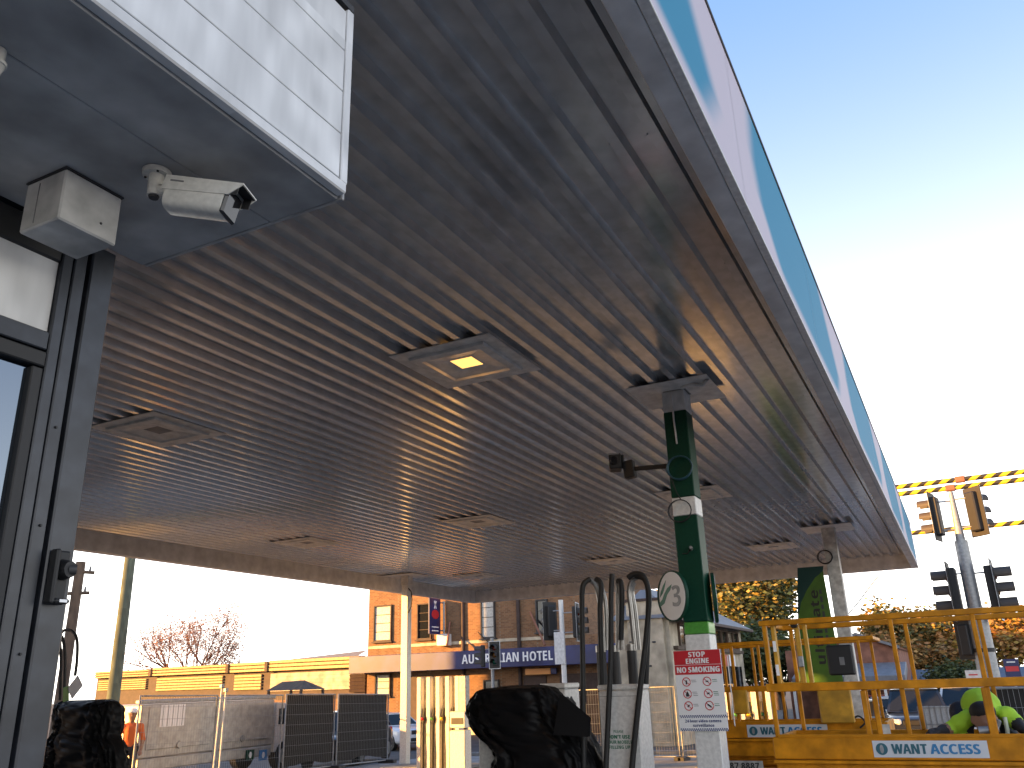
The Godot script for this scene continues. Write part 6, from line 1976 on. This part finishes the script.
func build_people() -> void:
	var lime := Color(0.36, 0.60, 0.03)
	var navy := Color(0.012, 0.014, 0.022)
	var skin := Color(0.26, 0.14, 0.09)
	var glove := Color(0.02, 0.018, 0.018)
	# worker crouching on the front lift's deck, chest low, head down towards the forecourt
	var zc := -9.3
	var hp := at_z(984, 719, zc + 0.28)
	var deck := 1.075 - 0.14
	var base := Vector3(hp.x, deck, zc)
	var t := thing("person", "worker in lime hi-vis jacket crouching head down on the yellow lift", "person", base)
	var hd := hp - base
	var neck := hd + Vector3(0.02, 0.09, -0.13)
	var chest := Vector3(0.0, neck.y + 0.02, neck.z - 0.12)
	var hip := at_z(972, 697, zc - 0.25) - base
	hip.y += -0.1
	var shl := neck + Vector3(-0.155, -0.09, -0.03)
	var shr := neck + Vector3(0.165, -0.06, -0.03)
	var ell := at_z(951, 729, zc + 0.12) - base
	var hal := at_z(938, 732, zc + 0.25) - base
	var elr := at_z(1008, 716, zc + 0.05) - base
	var har := at_z(1021, 727, zc + 0.22) - base
	var body := [
		[hd + Vector3(0, 0.03, -0.02), hd + Vector3(-0.005, -0.06, 0.03), 0.095, 0.07, skin],
		[hd + Vector3(0, -0.02, 0.08), hd + Vector3(0, -0.045, 0.1), 0.014, 0.018, skin],
		[hd + Vector3(0.085, 0.0, -0.01), hd + Vector3(0.09, -0.02, 0.0), 0.018, 0.016, skin],
		[hd + Vector3(-0.085, 0.0, -0.01), hd + Vector3(-0.09, -0.02, 0.0), 0.018, 0.016, skin],
		[neck, hd + Vector3(0, 0, -0.05), 0.07, 0.06, skin],
		[chest + Vector3(-0.07, 0, 0), chest + Vector3(0.07, 0, 0), 0.09, 0.09, lime],
		[chest, hip, 0.115, 0.085, lime],
		[neck + Vector3(0, 0.0, -0.03), chest, 0.10, 0.15, lime],
		[hip + Vector3(-0.06, -0.06, -0.07), hip + Vector3(0.06, -0.06, -0.07), 0.11, 0.11, navy],
		[shl, shl.lerp(ell, 0.5), 0.07, 0.062, lime], [shl.lerp(ell, 0.5), ell, 0.07, 0.058, lime],
		[ell, ell.lerp(hal, 0.6), 0.052, 0.04, skin], [ell.lerp(hal, 0.6), hal, 0.045, 0.042, glove],
		[shr, shr.lerp(elr, 0.6), 0.07, 0.064, lime], [shr.lerp(elr, 0.6), elr, 0.066, 0.06, navy],
		[elr, elr.lerp(har, 0.6), 0.062, 0.06, lime], [elr.lerp(har, 0.6), har, 0.055, 0.045, glove],
		[hip + Vector3(-0.11, -0.04, 0), Vector3(-0.2, 0.09, hip.z + 0.32), 0.11, 0.08, navy],
		[Vector3(-0.2, 0.09, hip.z + 0.32), Vector3(-0.17, 0.06, hip.z - 0.1), 0.075, 0.055, navy],
		[hip + Vector3(0.11, -0.04, 0), Vector3(0.2, 0.09, hip.z + 0.32), 0.11, 0.08, navy],
		[Vector3(0.2, 0.09, hip.z + 0.32), Vector3(0.17, 0.06, hip.z - 0.1), 0.075, 0.055, navy]]
	body.append_array(hand_bones(hal, (hal - ell).normalized(), Vector3(0, 0.2, -1).normalized(), glove))
	body.append_array(hand_bones(har, (har - elr).normalized(), Vector3(0, 0.2, -1).normalized(), glove))
	part("body", figure(body, 0.016, 0.035), W.vertex, t)
	var hair := MB.new()
	hair.ball(hd + Vector3(0, 0.06, -0.03), Vector3(0.108, 0.09, 0.112), 16, 10)
	part("hair", hair, mat(0.012, 0.01, 0.009, 0.7), t)
	var band := MB.new()
	band.tube([shr + Vector3(-0.02, -0.02, 0.09), shr + Vector3(-0.02, -0.12, 0.1), shr + Vector3(-0.03, -0.22, 0.08)], 0.02, 6)
	part("reflective_band", band, mat(0.45, 0.5, 0.4, 0.4), t)
	# grey cordless tool on the deck edge
	var tl := thing("power_tool", "grey cordless power tool lying on the lift deck before the worker", "tool", at_z(987, 733, -8.86) - Vector3(0, 0.012, 0))
	pcyl("motor", W.galv, tl, Vector3(-0.06, 0.03, 0), Vector3(0.1, 0.045, 0), 0.035, 0.028, 12)
	pbox("handle", W.grey, tl, Vector3(0.09, 0.07, 0), Vector3(0.04, 0.11, 0.04), 0.012, Basis(Vector3(0, 0, 1), -0.5))
	pbox("battery", W.black, tl, Vector3(0.02, -0.003, 0), Vector3(0.1, 0.03, 0.07), 0.008)
	# standing worker in orange vest near the poles
	var orange := Color(0.62, 0.13, 0.03)
	var sp := at_z(131, 730, -14.2)
	standing("worker in orange hi-vis vest and white cap standing behind the wrapped pump", Vector3(sp.x, g(sp.x, -14.2), -14.2), 0.9, at_z(131, 709, -14.2).y, orange, Color(0.02, 0.025, 0.04), true)
func standing(label: String, at: Vector3, turn: float, top: float, vest: Color, trousers: Color, cap: bool) -> void:
	var h := top - at.y
	var t := thing("person", label, "person", at, turn)
	var s := h / 1.75
	var skin := Color(0.32, 0.18, 0.12)
	var V := func(x: float, y: float, z: float) -> Vector3: return Vector3(x, y, z) * s
	var bones := [
		[V.call(0, 1.66, 0), V.call(0, 1.58, 0.02), 0.098 * s, 0.075 * s, skin], [V.call(0, 1.62, 0.09), V.call(0, 1.6, 0.105), 0.014 * s, 0.018 * s, skin],
		[V.call(0, 1.4, -0.02), V.call(0, 1.55, 0), 0.06 * s, 0.055 * s, skin],
		[V.call(-0.12, 1.35, -0.01), V.call(0.12, 1.35, -0.01), 0.105 * s, 0.105 * s, vest], [V.call(0, 1.3, 0), V.call(0, 1.0, 0), 0.155 * s, 0.14 * s, vest],
		[V.call(-0.06, 0.94, 0), V.call(0.06, 0.94, 0), 0.14 * s, 0.14 * s, trousers]]
	for e in [-1.0, 1.0]:
		bones.append_array([[V.call(0.2 * e, 1.38, 0), V.call(0.27 * e, 1.1, 0.02), 0.065 * s, 0.05 * s, vest], [V.call(0.27 * e, 1.1, 0.02), V.call(0.24 * e, 0.88, 0.14), 0.046 * s, 0.034 * s, skin],
			[V.call(0.1 * e, 0.92, 0), V.call(0.11 * e, 0.5, 0.03), 0.095 * s, 0.065 * s, trousers], [V.call(0.11 * e, 0.5, 0.03), V.call(0.11 * e, 0.1, 0), 0.062 * s, 0.045 * s, trousers], [V.call(0.11 * e, 0.05, -0.03), V.call(0.12 * e, 0.045, 0.16), 0.05 * s, 0.04 * s, Color(0.03, 0.02, 0.015)]])
		bones.append_array(hand_bones(V.call(0.24 * e, 0.88, 0.14), Vector3(-0.1 * e, -0.6, 0.8).normalized(), Vector3(-e, 0, 0), skin))
	part("body", figure(bones, 0.02, 0.03), W.vertex, t)
	var c := MB.new()
	c.ball(V.call(0, 1.70, -0.005), Vector3(0.112, 0.075, 0.118) * s, 14, 8)
	if cap: c.bbox(V.call(0, 1.69, 0.13), Vector3(0.15, 0.015, 0.1) * s, 0.006)
	part("cap" if cap else "hair", c, W.print_white if cap else mat(0.02, 0.014, 0.01, 0.7), t)
